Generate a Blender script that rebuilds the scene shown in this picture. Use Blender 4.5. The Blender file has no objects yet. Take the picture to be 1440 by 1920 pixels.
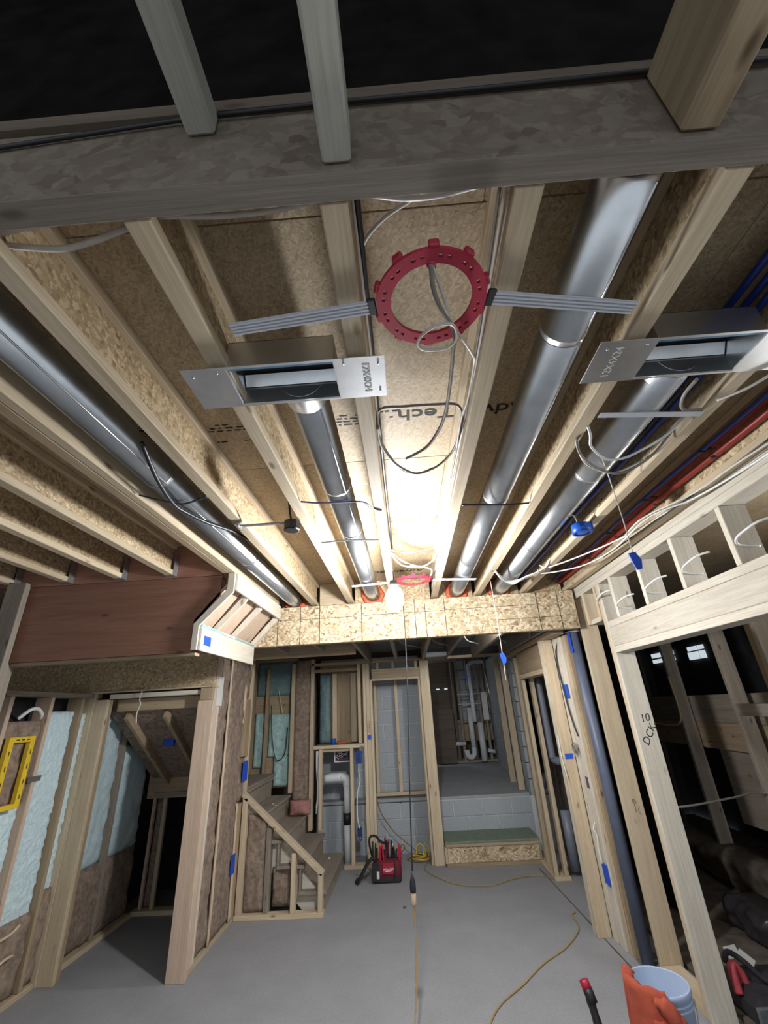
import bpy, math, random
from mathutils import Matrix, Vector, noise
random.seed(7)
scene = bpy.context.scene
C = scene.collection

# ---------------------------------------------------------------- camera
CAM_Z = 1.83
def make_camera():
    pitch, roll, yaw = math.radians(24.55), math.radians(-3.2), math.radians(-1.7)
    cy, sy, cp, sp = math.cos(yaw), math.sin(yaw), math.cos(pitch), math.sin(pitch)
    fwd = Vector((sy*cp, cy*cp, sp)); right = Vector((cy, -sy, 0)); up = right.cross(fwd)
    c, s = math.cos(roll), math.sin(roll)
    r2 = right*c + up*s; u2 = up*c - right*s
    cam = bpy.data.cameras.new('camera'); o = bpy.data.objects.new('camera', cam); C.objects.link(o)
    cam.sensor_fit = 'AUTO'; cam.sensor_width = 36.0; cam.lens = 803.5/1920*36.0
    cam.clip_start = 0.02; cam.clip_end = 60
    m = Matrix.Identity(4)
    for i in range(3):
        m[i][0] = r2[i]; m[i][1] = u2[i]; m[i][2] = -fwd[i]
    m[2][3] = CAM_Z
    o.matrix_world = m
    scene.camera = o
make_camera()

# ---------------------------------------------------------------- world, exposure
world = bpy.data.worlds.new('world'); scene.world = world; world.use_nodes = True
bg = world.node_tree.nodes['Background']
bg.inputs['Color'].default_value = (0.84, 0.92, 1.0, 1); bg.inputs['Strength'].default_value = 0.60
scene.view_settings.view_transform = 'Standard'; scene.view_settings.look = 'None'
scene.view_settings.gamma = 1.0; scene.view_settings.use_curve_mapping = False
scene.view_settings.exposure = 0.34
BULB_POWER = 98.0
ADDED_BULB2_POWER = 46.0
ADDED_BULB3_POWER = 16.0

# ---------------------------------------------------------------- materials
MATS = {}
def new_mat(name):
    m = bpy.data.materials.new(name); m.use_nodes = True
    nt = m.node_tree; b = nt.nodes['Principled BSDF']
    return m, nt, b
def ramp(nt, stops):
    r = nt.nodes.new('ShaderNodeValToRGB'); e = r.color_ramp.elements
    while len(e) < len(stops): e.new(0.5)
    for i, (p, c) in enumerate(stops):
        e[i].position = p; e[i].color = (*c, 1)
    return r
def coords(nt, scale, rot=(0, 0, 0), rnd=True):
    tc = nt.nodes.new('ShaderNodeTexCoord'); mp = nt.nodes.new('ShaderNodeMapping')
    mp.inputs['Scale'].default_value = scale; mp.inputs['Rotation'].default_value = rot
    if rnd:
        oi = nt.nodes.new('ShaderNodeObjectInfo'); mu = nt.nodes.new('ShaderNodeMath'); mu.operation = 'MULTIPLY'
        mu.inputs[1].default_value = 37.0; nt.links.new(oi.outputs['Random'], mu.inputs[0])
        ad = nt.nodes.new('ShaderNodeVectorMath'); ad.operation = 'ADD'
        nt.links.new(tc.outputs['Object'], ad.inputs[0]); nt.links.new(mu.outputs[0], ad.inputs[1])
        nt.links.new(ad.outputs[0], mp.inputs['Vector'])
    else:
        nt.links.new(tc.outputs['Object'], mp.inputs['Vector'])
    return mp.outputs['Vector']
def noise_tex(nt, vec, scale, detail=4, rough=0.55, dist=0.0):
    n = nt.nodes.new('ShaderNodeTexNoise'); n.inputs['Scale'].default_value = scale
    n.inputs['Detail'].default_value = detail; n.inputs['Roughness'].default_value = rough
    n.inputs['Distortion'].default_value = dist
    nt.links.new(vec, n.inputs['Vector']); return n
def mix(nt, mode, fac, a, b):
    m = nt.nodes.new('ShaderNodeMixRGB'); m.blend_type = mode
    for i, v in ((0, fac), (1, a), (2, b)):
        if hasattr(v, 'is_linked'): nt.links.new(v, m.inputs[i])
        elif i == 0: m.inputs[0].default_value = v
        else: m.inputs[i].default_value = (*v, 1)
    return m.outputs[0]
def bump(nt, b, h, strength, dist=0.01):
    bp = nt.nodes.new('ShaderNodeBump'); bp.inputs['Strength'].default_value = strength
    bp.inputs['Distance'].default_value = dist
    nt.links.new(h, bp.inputs['Height']); nt.links.new(bp.outputs[0], b.inputs['Normal'])
def vary(nt, col, lo=0.86, hi=1.1):
    oi = nt.nodes.new('ShaderNodeObjectInfo')
    mr = nt.nodes.new('ShaderNodeMapRange'); mr.inputs['To Min'].default_value = lo; mr.inputs['To Max'].default_value = hi
    nt.links.new(oi.outputs['Random'], mr.inputs['Value'])
    hs = nt.nodes.new('ShaderNodeHueSaturation'); nt.links.new(col, hs.inputs['Color'])
    nt.links.new(mr.outputs[0], hs.inputs['Value']); return hs.outputs[0]
TONES = {
    'pine': ((0.66, 0.55, 0.395), (0.52, 0.41, 0.27), (0.22, 0.14, 0.07)),
    'pale': ((0.72, 0.675, 0.58), (0.62, 0.555, 0.45), (0.28, 0.20, 0.13)),
    'pink': ((0.68, 0.52, 0.40), (0.58, 0.425, 0.31), (0.24, 0.14, 0.08)),
    'tan': ((0.46, 0.355, 0.23), (0.33, 0.24, 0.145), (0.13, 0.08, 0.04)),
    'grey': ((0.37, 0.32, 0.26), (0.26, 0.215, 0.17), (0.11, 0.08, 0.06)),
    'lvl': ((0.38, 0.19, 0.125), (0.29, 0.13, 0.085), (0.13, 0.05, 0.03)),
    'weathered': ((.25, .215, .18), (.175, .148, .12), (.10, .08, .06)),
    'stub': ((.52, .505, .44), (.46, .445, .385), (.3, .27, .2)),
    'dark': ((0.17, 0.13, 0.095), (0.1, 0.075, 0.055), (0.05, 0.035, 0.025)),
}
def wood(tone, ax):
    key = 'wood_%s_%s' % (tone, ax)
    if key in MATS: return MATS[key]
    m, nt, b = new_mat(key); c1, c2, ck = TONES[tone]
    i = 'xyz'.index(ax)
    s = [22.0]*3; s[i] = 1.1
    v = coords(nt, s)
    n1 = noise_tex(nt, v, 1.0, 5, .6, .6)
    r1 = ramp(nt, [(.30, c2), (.52, tuple((a+d)/2 for a, d in zip(c1, c2))), (.72, c1)])
    nt.links.new(n1.outputs['Fac'], r1.inputs[0])
    s2 = [140.0]*3; s2[i] = 5.0
    v2 = coords(nt, s2); n2 = noise_tex(nt, v2, 1.0, 3)
    r2 = ramp(nt, [(.35, (.78, .76, .74)), (.65, (1, 1, 1))]); nt.links.new(n2.outputs['Fac'], r2.inputs[0])
    col = mix(nt, 'MULTIPLY', .75, r1.outputs[0], r2.outputs[0])
    s3 = [9.0]*3; s3[i] = 3.2
    v3 = coords(nt, s3); vo = nt.nodes.new('ShaderNodeTexVoronoi'); vo.inputs['Scale'].default_value = 1.0
    nt.links.new(v3, vo.inputs['Vector'])
    r3 = ramp(nt, [(.05, (1, 1, 1)), (.13, (0, 0, 0))]); nt.links.new(vo.outputs['Distance'], r3.inputs[0])
    col = mix(nt, 'MIX', r3.outputs[0], col, ck)
    col = vary(nt, col)
    nt.links.new(col, b.inputs['Base Color']); b.inputs['Roughness'].default_value = .72
    bump(nt, b, n2.outputs['Fac'], .12, .004)
    MATS[key] = m; return m
def osb(name, light, mid, darkc, scale=1.0):
    if name in MATS: return MATS[name]
    m, nt, b = new_mat(name); cols = []; hs = []
    for k, (rot, sc) in enumerate([((.15, .45, .4), (13, 62, 62)), ((-.1, -.5, -.6), (15, 62, 62)), ((.1, .05, 1.1), (14, 60, 60))]):
        v0 = coords(nt, (1, 1, 1), rot)
        mp2 = nt.nodes.new('ShaderNodeMapping'); mp2.inputs['Scale'].default_value = tuple(a*scale for a in sc)
        nt.links.new(v0, mp2.inputs['Vector']); v = mp2.outputs['Vector']
        nz = noise_tex(nt, v, .55, 3); ad = nt.nodes.new('ShaderNodeVectorMath'); ad.operation = 'ADD'
        nt.links.new(v, ad.inputs[0]); nt.links.new(nz.outputs['Color'], ad.inputs[1])
        vo = nt.nodes.new('ShaderNodeTexVoronoi'); vo.inputs['Scale'].default_value = 1.0
        nt.links.new(ad.outputs[0], vo.inputs['Vector'])
        sp = nt.nodes.new('ShaderNodeSeparateColor'); nt.links.new(vo.outputs['Color'], sp.inputs[0])
        r = ramp(nt, [(.0, darkc), (.14, tuple(.6*a+.4*d for a, d in zip(mid, darkc))), (.5, mid), (.95, light)]); nt.links.new(sp.outputs[0], r.inputs[0])
        cols.append(r.outputs[0]); hs.append(sp.outputs[1])
    g = coords(nt, (16*scale,)*3); n1 = noise_tex(nt, g, 1.0, 2); n2 = noise_tex(nt, g, 1.7, 2)
    ra = ramp(nt, [(.46, (0, 0, 0)), (.54, (1, 1, 1))]); nt.links.new(n1.outputs['Fac'], ra.inputs[0])
    rb = ramp(nt, [(.48, (0, 0, 0)), (.56, (1, 1, 1))]); nt.links.new(n2.outputs['Fac'], rb.inputs[0])
    col = mix(nt, 'MIX', ra.outputs[0], cols[0], cols[1]); col = mix(nt, 'MIX', rb.outputs[0], col, cols[2])
    n3 = noise_tex(nt, coords(nt, (2.0,)*3), 1.0, 3)
    r3 = ramp(nt, [(.3, (.82, .8, .78)), (.7, (1.06, 1.06, 1.06))]); nt.links.new(n3.outputs['Fac'], r3.inputs[0])
    col = mix(nt, 'MULTIPLY', 1.0, col, r3.outputs[0])
    nt.links.new(col, b.inputs['Base Color']); b.inputs['Roughness'].default_value = .65
    bump(nt, b, hs[0], .15, .003)
    MATS[name] = m; return m
def plain(name, col, rough=.5, metal=0.0, var=.0, nscale=30, bmp=0.0, col2=None, trans=0.0):
    if name in MATS: return MATS[name]
    m, nt, b = new_mat(name)
    v = coords(nt, (1, 1, 1)); n = noise_tex(nt, v, nscale, 5)
    c2 = col2 if col2 else tuple(c*(1-var) for c in col)
    r = ramp(nt, [(.35, c2), (.65, col)]); nt.links.new(n.outputs['Fac'], r.inputs[0])
    nt.links.new(r.outputs[0], b.inputs['Base Color'])
    b.inputs['Roughness'].default_value = rough; b.inputs['Metallic'].default_value = metal
    if bmp: bump(nt, b, n.outputs['Fac'], bmp, .01)
    MATS[name] = m; return m
def emissive(name, col, strength):
    if name in MATS: return MATS[name]
    m, nt, b = new_mat(name)
    b.inputs['Base Color'].default_value = (*col, 1)
    b.inputs['Emission Color'].default_value = (*col, 1); b.inputs['Emission Strength'].default_value = strength
    MATS[name] = m; return m
OSB = osb('osb_beam', (.74, .63, .45), (.50, .385, .235), (.20, .12, .06), .85)
OSBF = osb('osb_subfloor', (.60, .485, .325), (.47, .365, .23), (.33, .24, .14), 2.4)
OSBW = osb('osb_web', (.66, .53, .34), (.46, .345, .20), (.24, .155, .08), 1.2)
OSBD = osb('osb_weathered', (.235, .195, .15), (.185, .148, .112), (.14, .105, .08), .62)
GALV = plain('galvanized_steel', (.80, .82, .84), .34, 1.0, .14, 9, .02)
STEEL = plain('dull_steel', (.50, .52, .54), .42, .9, .2, 40)
CONC = plain('floor_concrete', (.325, .33, .346), .8, 0, .10, 3.0, .03)
def speckle(m, scale, amount):
    nt = m.node_tree; b = nt.nodes['Principled BSDF']; src = b.inputs['Base Color'].links[0].from_socket
    n = noise_tex(nt, coords(nt, (1, 1, 1)), scale, 4, .7); r = ramp(nt, [(.3, (1-amount,)*3), (.7, (1+amount*.4,)*3)])
    nt.links.new(n.outputs['Fac'], r.inputs[0]); nt.links.new(mix(nt, 'MULTIPLY', 1.0, src, r.outputs[0]), b.inputs['Base Color'])
speckle(CONC, 90, .22)
SLAB = plain('crawl_concrete', (.38, .39, .40), .85, 0, .12, 6, .08)
CMU = plain('concrete_block', (.42, .45, .48), .9, 0, .14, 60, .25)
MORT = plain('mortar', (.60, .63, .64), .9, 0, .08, 60, .2)
INSUL = plain('brown_fibreglass', (.33, .245, .185), .95, 0, .45, 22, .8)
FOAM = plain('teal_spray_foam', (.66, .82, .86), .35, 0, .18, 60, .6)
TEAL = plain('teal_membrane', (.46, .66, .64), .5, 0, .22, 26, .6)
RED = plain('red_plastic', (.46, .02, .055), .38, 0, .15, 20)
BLUE = plain('blue_plastic', (.012, .10, .52), .35, 0, .15, 20)
TAPE = plain('blue_painters_tape', (.012, .085, .60), .6, 0, .2, 60)
BLACK = plain('black_plastic', (.018, .018, .022), .45, 0, .3, 20)
BLKFAB = plain('black_fabric', (.022, .02, .026), .85, 0, .4, 90, .3)
REDFAB = plain('dark_red_fabric', (.16, .010, .022), .8, 0, .35, 60, .3)
WHITE = plain('white_plastic', (.78, .78, .76), .4, 0, .05, 20)
CABLE = plain('white_cable_sheath', (.62, .58, .52), .5, 0, .12, 30)
GREYC = plain('grey_cable_sheath', (.26, .235, .20), .55, 0, .15, 30)
GREYP = plain('grey_ribbed_plastic', (.55, .57, .62), .35, 0, .08, 30)
ORANGE = plain('yellow_orange_cord', (.42, .27, .10), .6, 0, .2, 30)
YELLOW = plain('yellow_plastic', (.80, .55, .03), .45, 0, .08, 20)
RUST = plain('red_fire_sealant', (.72, .14, .055), .8, 0, .45, 26, .6)
RAG = plain('orange_cloth', (.50, .095, .05), .9, 0, .25, 18, .3)
PAIL = plain('pale_blue_pail', (.42, .52, .70), .5, 0, .07, 8)
PEXB = plain('blue_tube', (.015, .035, .22), .35)
PEXR = plain('red_tube', (.34, .03, .02), .4)
COLB = plain('blue_grey_pipe', (.105, .125, .185), .45, 0, .12, 10)
PIPEG = plain('grey_blue_drain_pipe', (.22, .24, .30), .4, 0, .15, 10)
PVC = plain('white_pvc', (.72, .74, .76), .35, 0, .06, 10)
GREEN = plain('treated_green_plate', (.20, .255, .19), .8, 0, .2, 12, .1)
INK = plain('black_ink', (.022, .02, .018), .8)
PAPER = plain('kraft_paper', (.62, .47, .33), .8, 0, .1, 40)
DIRT = plain('dark_ground', (.15, .12, .095), .95, 0, .5, 9, .5)
FOIL = plain('foil_facing', (.30, .32, .34), .35, .6, .5, 14, .5)
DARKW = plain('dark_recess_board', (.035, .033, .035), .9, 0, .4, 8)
VOID = plain('unlit_void_board', (.016, .014, .013), .95, 0, .4, 8)  # near-black colour stands in for the unlit void overhead
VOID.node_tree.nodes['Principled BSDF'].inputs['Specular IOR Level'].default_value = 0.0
SHEETW = plain('white_board', (.70, .69, .66), .7, 0, .06, 20)
LITGLASS = emissive('lit_window_glass', (.78, .88, .95), .55)

# ---------------------------------------------------------------- object helpers
WL = {}
def link(name, me, loc, parent=None, mat=None):
    o = bpy.data.objects.new(name, me); C.objects.link(o)
    if mat is not None and me is not None and not me.materials: me.materials.append(mat)
    loc = Vector(loc); WL[o] = loc
    if parent is not None:
        o.parent = parent; o.location = loc - WL[parent]
    else:
        o.location = loc
    return o
def tag(o, label, cat, group=None, kind=None):
    o['label'] = label; o['category'] = cat
    if group: o['group'] = group
    if kind: o['kind'] = kind
    return o
def thing(name, loc, label, cat, group=None):
    o = bpy.data.objects.new(name, None); o.empty_display_size = .05
    C.objects.link(o); o.location = loc; WL[o] = Vector(loc)
    return tag(o, label, cat, group)
def struct(name, loc=(0, 0, 0)):
    o = bpy.data.objects.new(name, None); o.empty_display_size = .05
    C.objects.link(o); o.location = loc; WL[o] = Vector(loc); o['kind'] = 'structure'
    return o
def mesh(name, vs, fs, smooth=False):
    me = bpy.data.meshes.new(name); me.from_pydata([tuple(v) for v in vs], [], fs); me.update()
    if smooth:
        for p in me.polygons: p.use_smooth = True
    return me
def cham_verts(dx, dy, dz, b):
    vs = []; idx = {}
    hx, hy = dx/2, dy/2
    for sx in (-1, 1):
        for sy in (-1, 1):
            for sz in (-1, 1):
                X, Y, Z = sx*hx, sy*hy, (dz if sz > 0 else 0)
                ix, iy, iz = X-sx*b, Y-sy*b, Z-sz*b
                idx[(sx, sy, sz, 0)] = len(vs); vs.append((X, iy, iz))
                idx[(sx, sy, sz, 1)] = len(vs); vs.append((ix, Y, iz))
                idx[(sx, sy, sz, 2)] = len(vs); vs.append((ix, iy, Z))
    return vs, idx
def cham_faces(idx):
    fs = []
    for s in (-1, 1):
        f = [idx[(s, -1, -1, 0)], idx[(s, 1, -1, 0)], idx[(s, 1, 1, 0)], idx[(s, -1, 1, 0)]]; fs.append(f if s > 0 else f[::-1])
        f = [idx[(-1, s, -1, 1)], idx[(1, s, -1, 1)], idx[(1, s, 1, 1)], idx[(-1, s, 1, 1)]]; fs.append(f[::-1] if s > 0 else f)
        f = [idx[(-1, -1, s, 2)], idx[(1, -1, s, 2)], idx[(1, 1, s, 2)], idx[(-1, 1, s, 2)]]; fs.append(f if s > 0 else f[::-1])
    for a in (-1, 1):
        for c in (-1, 1):
            fs.append([idx[(a, c, -1, 0)], idx[(a, c, -1, 1)], idx[(a, c, 1, 1)], idx[(a, c, 1, 0)]])
            fs.append([idx[(a, -1, c, 0)], idx[(a, -1, c, 2)], idx[(a, 1, c, 2)], idx[(a, 1, c, 0)]])
            fs.append([idx[(-1, a, c, 1)], idx[(-1, a, c, 2)], idx[(1, a, c, 2)], idx[(1, a, c, 1)]])
    for a in (-1, 1):
        for c in (-1, 1):
            for d in (-1, 1): fs.append([idx[(a, c, d, 0)], idx[(a, c, d, 1)], idx[(a, c, d, 2)]])
    return fs
def fix_normals(me):
    import bmesh
    bm = bmesh.new(); bm.from_mesh(me); bmesh.ops.recalc_face_normals(bm, faces=bm.faces); bm.to_mesh(me); bm.free()
BOXC = {}
def box(name, x0, x1, y0, y1, z0, z1, mat, parent=None, b=.003):
    if x1 < x0: x0, x1 = x1, x0
    if y1 < y0: y0, y1 = y1, y0
    dx, dy, dz = x1-x0, y1-y0, z1-z0
    b = min(b, dx*.3, dy*.3, dz*.3)
    key = (round(dx, 4), round(dy, 4), round(dz, 4), mat.name)
    me = BOXC.get(key)
    if me is None:
        vs, idx = cham_verts(dx, dy, dz, b); me = mesh(name, vs, cham_faces(idx)); fix_normals(me)
        me.materials.append(mat); BOXC[key] = me
    return link(name, me, ((x0+x1)/2, (y0+y1)/2, z0), parent)
def stick(name, p0, p1, w, h, mat, parent=None, up=(0, 0, 1), b=.003):
    """board from p0 to p1 (axis through its middle), w across, h along up"""
    p0, p1 = Vector(p0), Vector(p1); d = p1-p0; L = d.length; d.normalize()
    u = Vector(up); u = (u - d*u.dot(d)).normalized(); s = d.cross(u)
    b = min(b, w*.3, h*.3)
    vs, idx = cham_verts(w, h, L, b)
    me = mesh(name, [s*v[0]+u*v[1]+d*v[2] for v in vs], cham_faces(idx)); fix_normals(me)
    me.materials.append(mat)
    return link(name, me, p0, parent)
def catmull(pts, n=6, closed=False):
    P = [Vector(p) for p in pts]; out = []; m = len(P)
    rng = range(m if closed else m-1)
    for i in rng:
        if closed: a, b_, c, d = P[(i-1) % m], P[i], P[(i+1) % m], P[(i+2) % m]
        else: a, b_, c, d = P[max(i-1, 0)], P[i], P[i+1], P[min(i+2, m-1)]
        for k in range(n):
            t = k/n
            out.append(.5*((2*b_)+(c-a)*t+(2*a-5*b_+4*c-d)*t*t+(3*b_-a-3*c+d)*t*t*t))
    if not closed: out.append(P[-1])
    return out
def tube_mesh(name, pts, r, sides=8, smooth_n=6, closed=False, flat=1.0, radii=None):
    P = catmull(pts, smooth_n, closed) if smooth_n > 1 else [Vector(p) for p in pts]
    o = P[0].copy(); vs = []; fs = []; n = len(P); prev = None
    for i, p in enumerate(P):
        if closed: t = (P[(i+1) % n]-P[i-1])
        else: t = P[min(i+1, n-1)]-P[max(i-1, 0)]
        if t.length < 1e-9: t = Vector((0, 0, 1))
        t.normalize()
        if prev is None:
            ref = Vector((0, 0, 1)) if abs(t.z) < .9 else Vector((1, 0, 0))
            nrm = (ref-t*ref.dot(t)).normalized()
        else:
            nrm = prev-t*prev.dot(t)
            nrm = nrm.normalized() if nrm.length > 1e-6 else t.orthogonal().normalized()
        prev = nrm; bi = t.cross(nrm)
        rr = radii[i*len(radii)//n] if radii else r
        for k in range(sides):
            a = 2*math.pi*k/sides
            vs.append(p-o+(nrm*math.cos(a)*flat+bi*math.sin(a))*rr)
    for i in range(n if closed else n-1):
        for k in range(sides):
            a = i*sides+k; b_ = i*sides+(k+1) % sides
            c = ((i+1) % n)*sides+(k+1) % sides; d = ((i+1) % n)*sides+k
            fs.append((a, b_, c, d))
    if not closed:
        fs.append(tuple(range(sides))[::-1]); fs.append(tuple((n-1)*sides+k for k in range(sides)))
    me = mesh(name, vs, fs, True); fix_normals(me)
    return me, o
def tube(name, pts, r, mat, parent=None, **kw):
    me, o = tube_mesh(name, pts, r, **kw); me.materials.append(mat)
    return link(name, me, o, parent)
def cable(name, pts, r, mat, label, group=None, cat='cable', **kw):
    return tag(tube(name, pts, r, mat, **kw), label, cat, group)
def lathe(name, prof, loc, mat, parent=None, seg=28, axis='z', smooth=True, cap=True):
    vs = []; fs = []
    for r, z in prof:
        for k in range(seg):
            a = 2*math.pi*k/seg; v = (r*math.cos(a), r*math.sin(a), z)
            if axis == 'y': v = (v[0], v[2], -v[1])
            elif axis == 'x': v = (v[2], v[0], v[1])
            vs.append(v)
    n = len(prof)
    for i in range(n-1):
        for k in range(seg):
            fs.append((i*seg+k, i*seg+(k+1) % seg, (i+1)*seg+(k+1) % seg, (i+1)*seg+k))
    if cap:
        fs.append(tuple(range(seg))[::-1]); fs.append(tuple((n-1)*seg+k for k in range(seg)))
    me = mesh(name, vs, fs, smooth); fix_normals(me); me.materials.append(mat)
    return link(name, me, loc, parent)
def prism(name, poly, axis, a0, a1, mat, parent=None):
    """poly in the plane normal to axis, extruded a0..a1. poly for x:(y,z) y:(x,z) z:(x,y)"""
    def P(u, v, w):
        return {'x': (w, u, v), 'y': (u, w, v), 'z': (u, v, w)}[axis]
    n = len(poly)
    o = Vector(P(*poly[0], a0))
    vs = [Vector(P(*p, a0))-o for p in poly]+[Vector(P(*p, a1))-o for p in poly]
    fs = [tuple(range(n)), tuple(range(n, 2*n))[::-1]]+[(i, (i+1) % n, n+(i+1) % n, n+i) for i in range(n)]
    me = mesh(name, vs, fs); fix_normals(me); me.materials.append(mat)
    return link(name, me, o, parent)
def lumpy(name, axis, a, u0, u1, v0, v1, depth, amp, mat, parent=None, nu=14, nv=26, freq=9.0, edge=.6, rag=0.0, fz=1.0):
    """solid pad: front face at coordinate a on axis ('x' or 'y'), bulging, going back by depth. u = other horizontal axis, v = z"""
    vs = []; fs = []; seed = random.random()*50
    sgn = 1 if depth > 0 else -1
    def P(u, v, w): return (w, u, v) if axis == 'x' else (u, w, v)
    o = Vector(P((u0+u1)/2, v0, a))
    for j in range(nv+1):
        for i in range(nu+1):
            u = u0+(u1-u0)*i/nu; v = v0+(v1-v0)*j/nv
            h = noise.noise(Vector((u*freq+seed, v*freq*fz, seed)))+.5*noise.noise(Vector((u*freq*2.3, v*freq*2.3*fz+seed, seed)))
            e = min(i, nu-i, j, nv-j)
            h = h*amp - (amp*edge*2 if e == 0 else (amp*edge*.6 if e == 1 else 0))
            uu, vv = u, v
            if rag and e == 0:
                uu += rag*noise.noise(Vector((seed, v*14, 3))); vv += rag*noise.noise(Vector((u*14, seed, 7)))
            vs.append(Vector(P(uu, vv, a-sgn*h))-o)
    W = nu+1; nf = len(vs)
    for j in range(nv):
        for i in range(nu): fs.append((j*W+i, j*W+i+1, (j+1)*W+i+1, (j+1)*W+i))
    ring = [i for i in range(W)]+[j*W+nu for j in range(1, nv+1)]+[nv*W+i for i in range(nu-1, -1, -1)]+[j*W for j in range(nv-1, 0, -1)]
    for r in ring:
        p = vs[r]+o
        q = Vector((a+depth, p.y, p.z)) if axis == 'x' else Vector((p.x, a+depth, p.z))
        vs.append(q-o)
    m = len(ring)
    for k in range(m): fs.append((ring[k], ring[(k+1) % m], nf+(k+1) % m, nf+k))
    fs.append(tuple(nf+k for k in range(m)))
    me = mesh(name, vs, fs, True); fix_normals(me); me.materials.append(mat)
    return link(name, me, o, parent)
def text_mesh(name, body, size, loc, rot, mat, parent=None, shear=0.0, depth=.0006, sx=1.0):
    cu = bpy.data.curves.new(name, 'FONT'); cu.body = body; cu.size = size; cu.extrude = depth
    cu.offset = .0012 if size > .09 else 0.0; cu.align_x = 'CENTER'; cu.align_y = 'CENTER'; cu.shear = shear; cu.resolution_u = 3
    t = bpy.data.objects.new('tmp', cu); C.objects.link(t)
    dg = bpy.context.evaluated_depsgraph_get(); me = bpy.data.meshes.new_from_object(t.evaluated_get(dg))
    bpy.data.objects.remove(t); me.materials.clear(); me.materials.append(mat)
    R = Matrix(rot) if not isinstance(rot, Matrix) else rot
    me.transform(R.to_4x4() @ Matrix.Diagonal((sx, 1, 1, 1)))
    return link(name, me, loc, parent)
def basis(xa, ya):
    """rotation whose text advance direction is xa and up direction ya"""
    x = Vector(xa).normalized(); y = Vector(ya).normalized(); z = x.cross(y)
    return Matrix(((x.x, y.x, z.x), (x.y, y.y, z.y), (x.z, y.z, z.z)))
def multi(name, boxes, mat, parent=None):
    """several small marks in ONE mesh (printed specks): boxes of (x0,x1,y0,y1,z0,z1)"""
    vs = []; fs = []; o = Vector((boxes[0][0], boxes[0][2], boxes[0][4]))
    for (x0, x1, y0, y1, z0, z1) in boxes:
        n = len(vs)
        vs += [Vector(p)-o for p in ((x0,y0,z0),(x1,y0,z0),(x1,y1,z0),(x0,y1,z0),(x0,y0,z1),(x1,y0,z1),(x1,y1,z1),(x0,y1,z1))]
        fs += [tuple(n+i for i in f) for f in ((0,3,2,1),(4,5,6,7),(0,1,5,4),(1,2,6,5),(2,3,7,6),(3,0,4,7))]
    me = mesh(name, vs, fs); me.materials.append(mat)
    return link(name, me, o, parent)

JB = 2.80      # underside of the floor joists
DK = 3.04      # underside of the subfloor
# ================================================================ FLOOR
floor = struct('floor')
box('slab', -4.2, 4.6, -2.0, 7.6, -.12, 0, CONC, floor, .001)
box('dirt_ground', 1.88, 4.45, 1.5, 8.55, .0005, .03, DIRT, floor, .001)
stick('control_joint', (1.42, 6.5, .0005), (1.535, 3.6, .0005), .014, .003, DIRT, floor)
sh = struct('wall_shell', (0, 0, 0))
box('outer_board', -4.30, -4.26, -2.0, 9.0, 0, DK-.002, wood('dark', 'y'), sh, .001)
box('outer_board', -4.26, .28, 7.66, 7.70, 0, DK-.002, wood('dark', 'x'), sh, .001)
box('outer_board', .28, 4.5, 10.5, 10.53, 0, DK-.002, wood('dark', 'x'), sh, .001)
box('outer_board', 2.40, 2.43, 6.2, 10.4, 0, DK-.002, wood('dark', 'y'), sh, .001)
box('outer_board', 1.9, 1.93, 5.0, 7.2, 0, 2.6, wood('dark', 'y'), sh, .001)
box('outer_board', -3.3, -2.25, 5.9, 5.93, 1.3, 2.42, wood('dark', 'x'), sh, .001)
# ================================================================ CEILING (subfloor panels)
ceiling = struct('ceiling', (0, 0, DK))
ys = [-1.82, .545, .71, 1.975, 3.24, 4.5]
for r in range(1, 5):
    off = -5.2 + (0.61 if r % 2 else 1.4)
    xs = [-5.2]+[off+2.44*k for k in range(0, 4)]+[4.6]
    xs = sorted(set(x for x in xs if -5.2 <= x <= 4.6))
    for a, c in zip(xs, xs[1:]):
        if c-a > .05: box('subfloor_panel', a+.0015, c-.0015, ys[r]+.002, ys[r+1]-.002, DK, DK+.018, OSBF, ceiling, .001)
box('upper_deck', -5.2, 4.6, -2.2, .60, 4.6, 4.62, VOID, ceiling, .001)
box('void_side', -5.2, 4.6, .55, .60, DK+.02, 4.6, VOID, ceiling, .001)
box('rear_deck', -5.2, 4.6, 4.502, 10.2, DK, DK+.018, OSBF, ceiling, .001)
# printed stamps on the panels
text_mesh('panel_stamp', 'AdvanTech', .105, (.335, 1.60, DK-.0008), basis((-1, 0, 0), (0, 1, 0)), INK, ceiling, .0, .0004, 1.25)
text_mesh('panel_stamp', 'AdvanTech', .10, (-.03, 4.06, DK-.0008), basis((-1, 0, 0), (0, 1, 0)), INK, ceiling, .2, .0004, 1.2)
def specks(x0, x1, y0, rows, dy=.022, h=.009):
    bs = []
    for r in range(rows):
        x = x0
        while x < x1:
            w = random.uniform(.012, .04)
            if random.random() < .8: bs.append((x, x+w, y0+r*dy, y0+r*dy+h*random.uniform(.7, 1.2), DK-.0012, DK-.0004))
            x += w+random.uniform(.005, .018)
    multi('panel_print', bs, INK, ceiling)
specks(-.40, -.13, 1.57, 4); specks(-1.16, -.62, 1.57, 3); specks(-.04, .02, 1.56, 3); specks(-.05, .28, 2.75, 3, .03, .006); specks(-.86, -.62, 1.70, 1)

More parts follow.
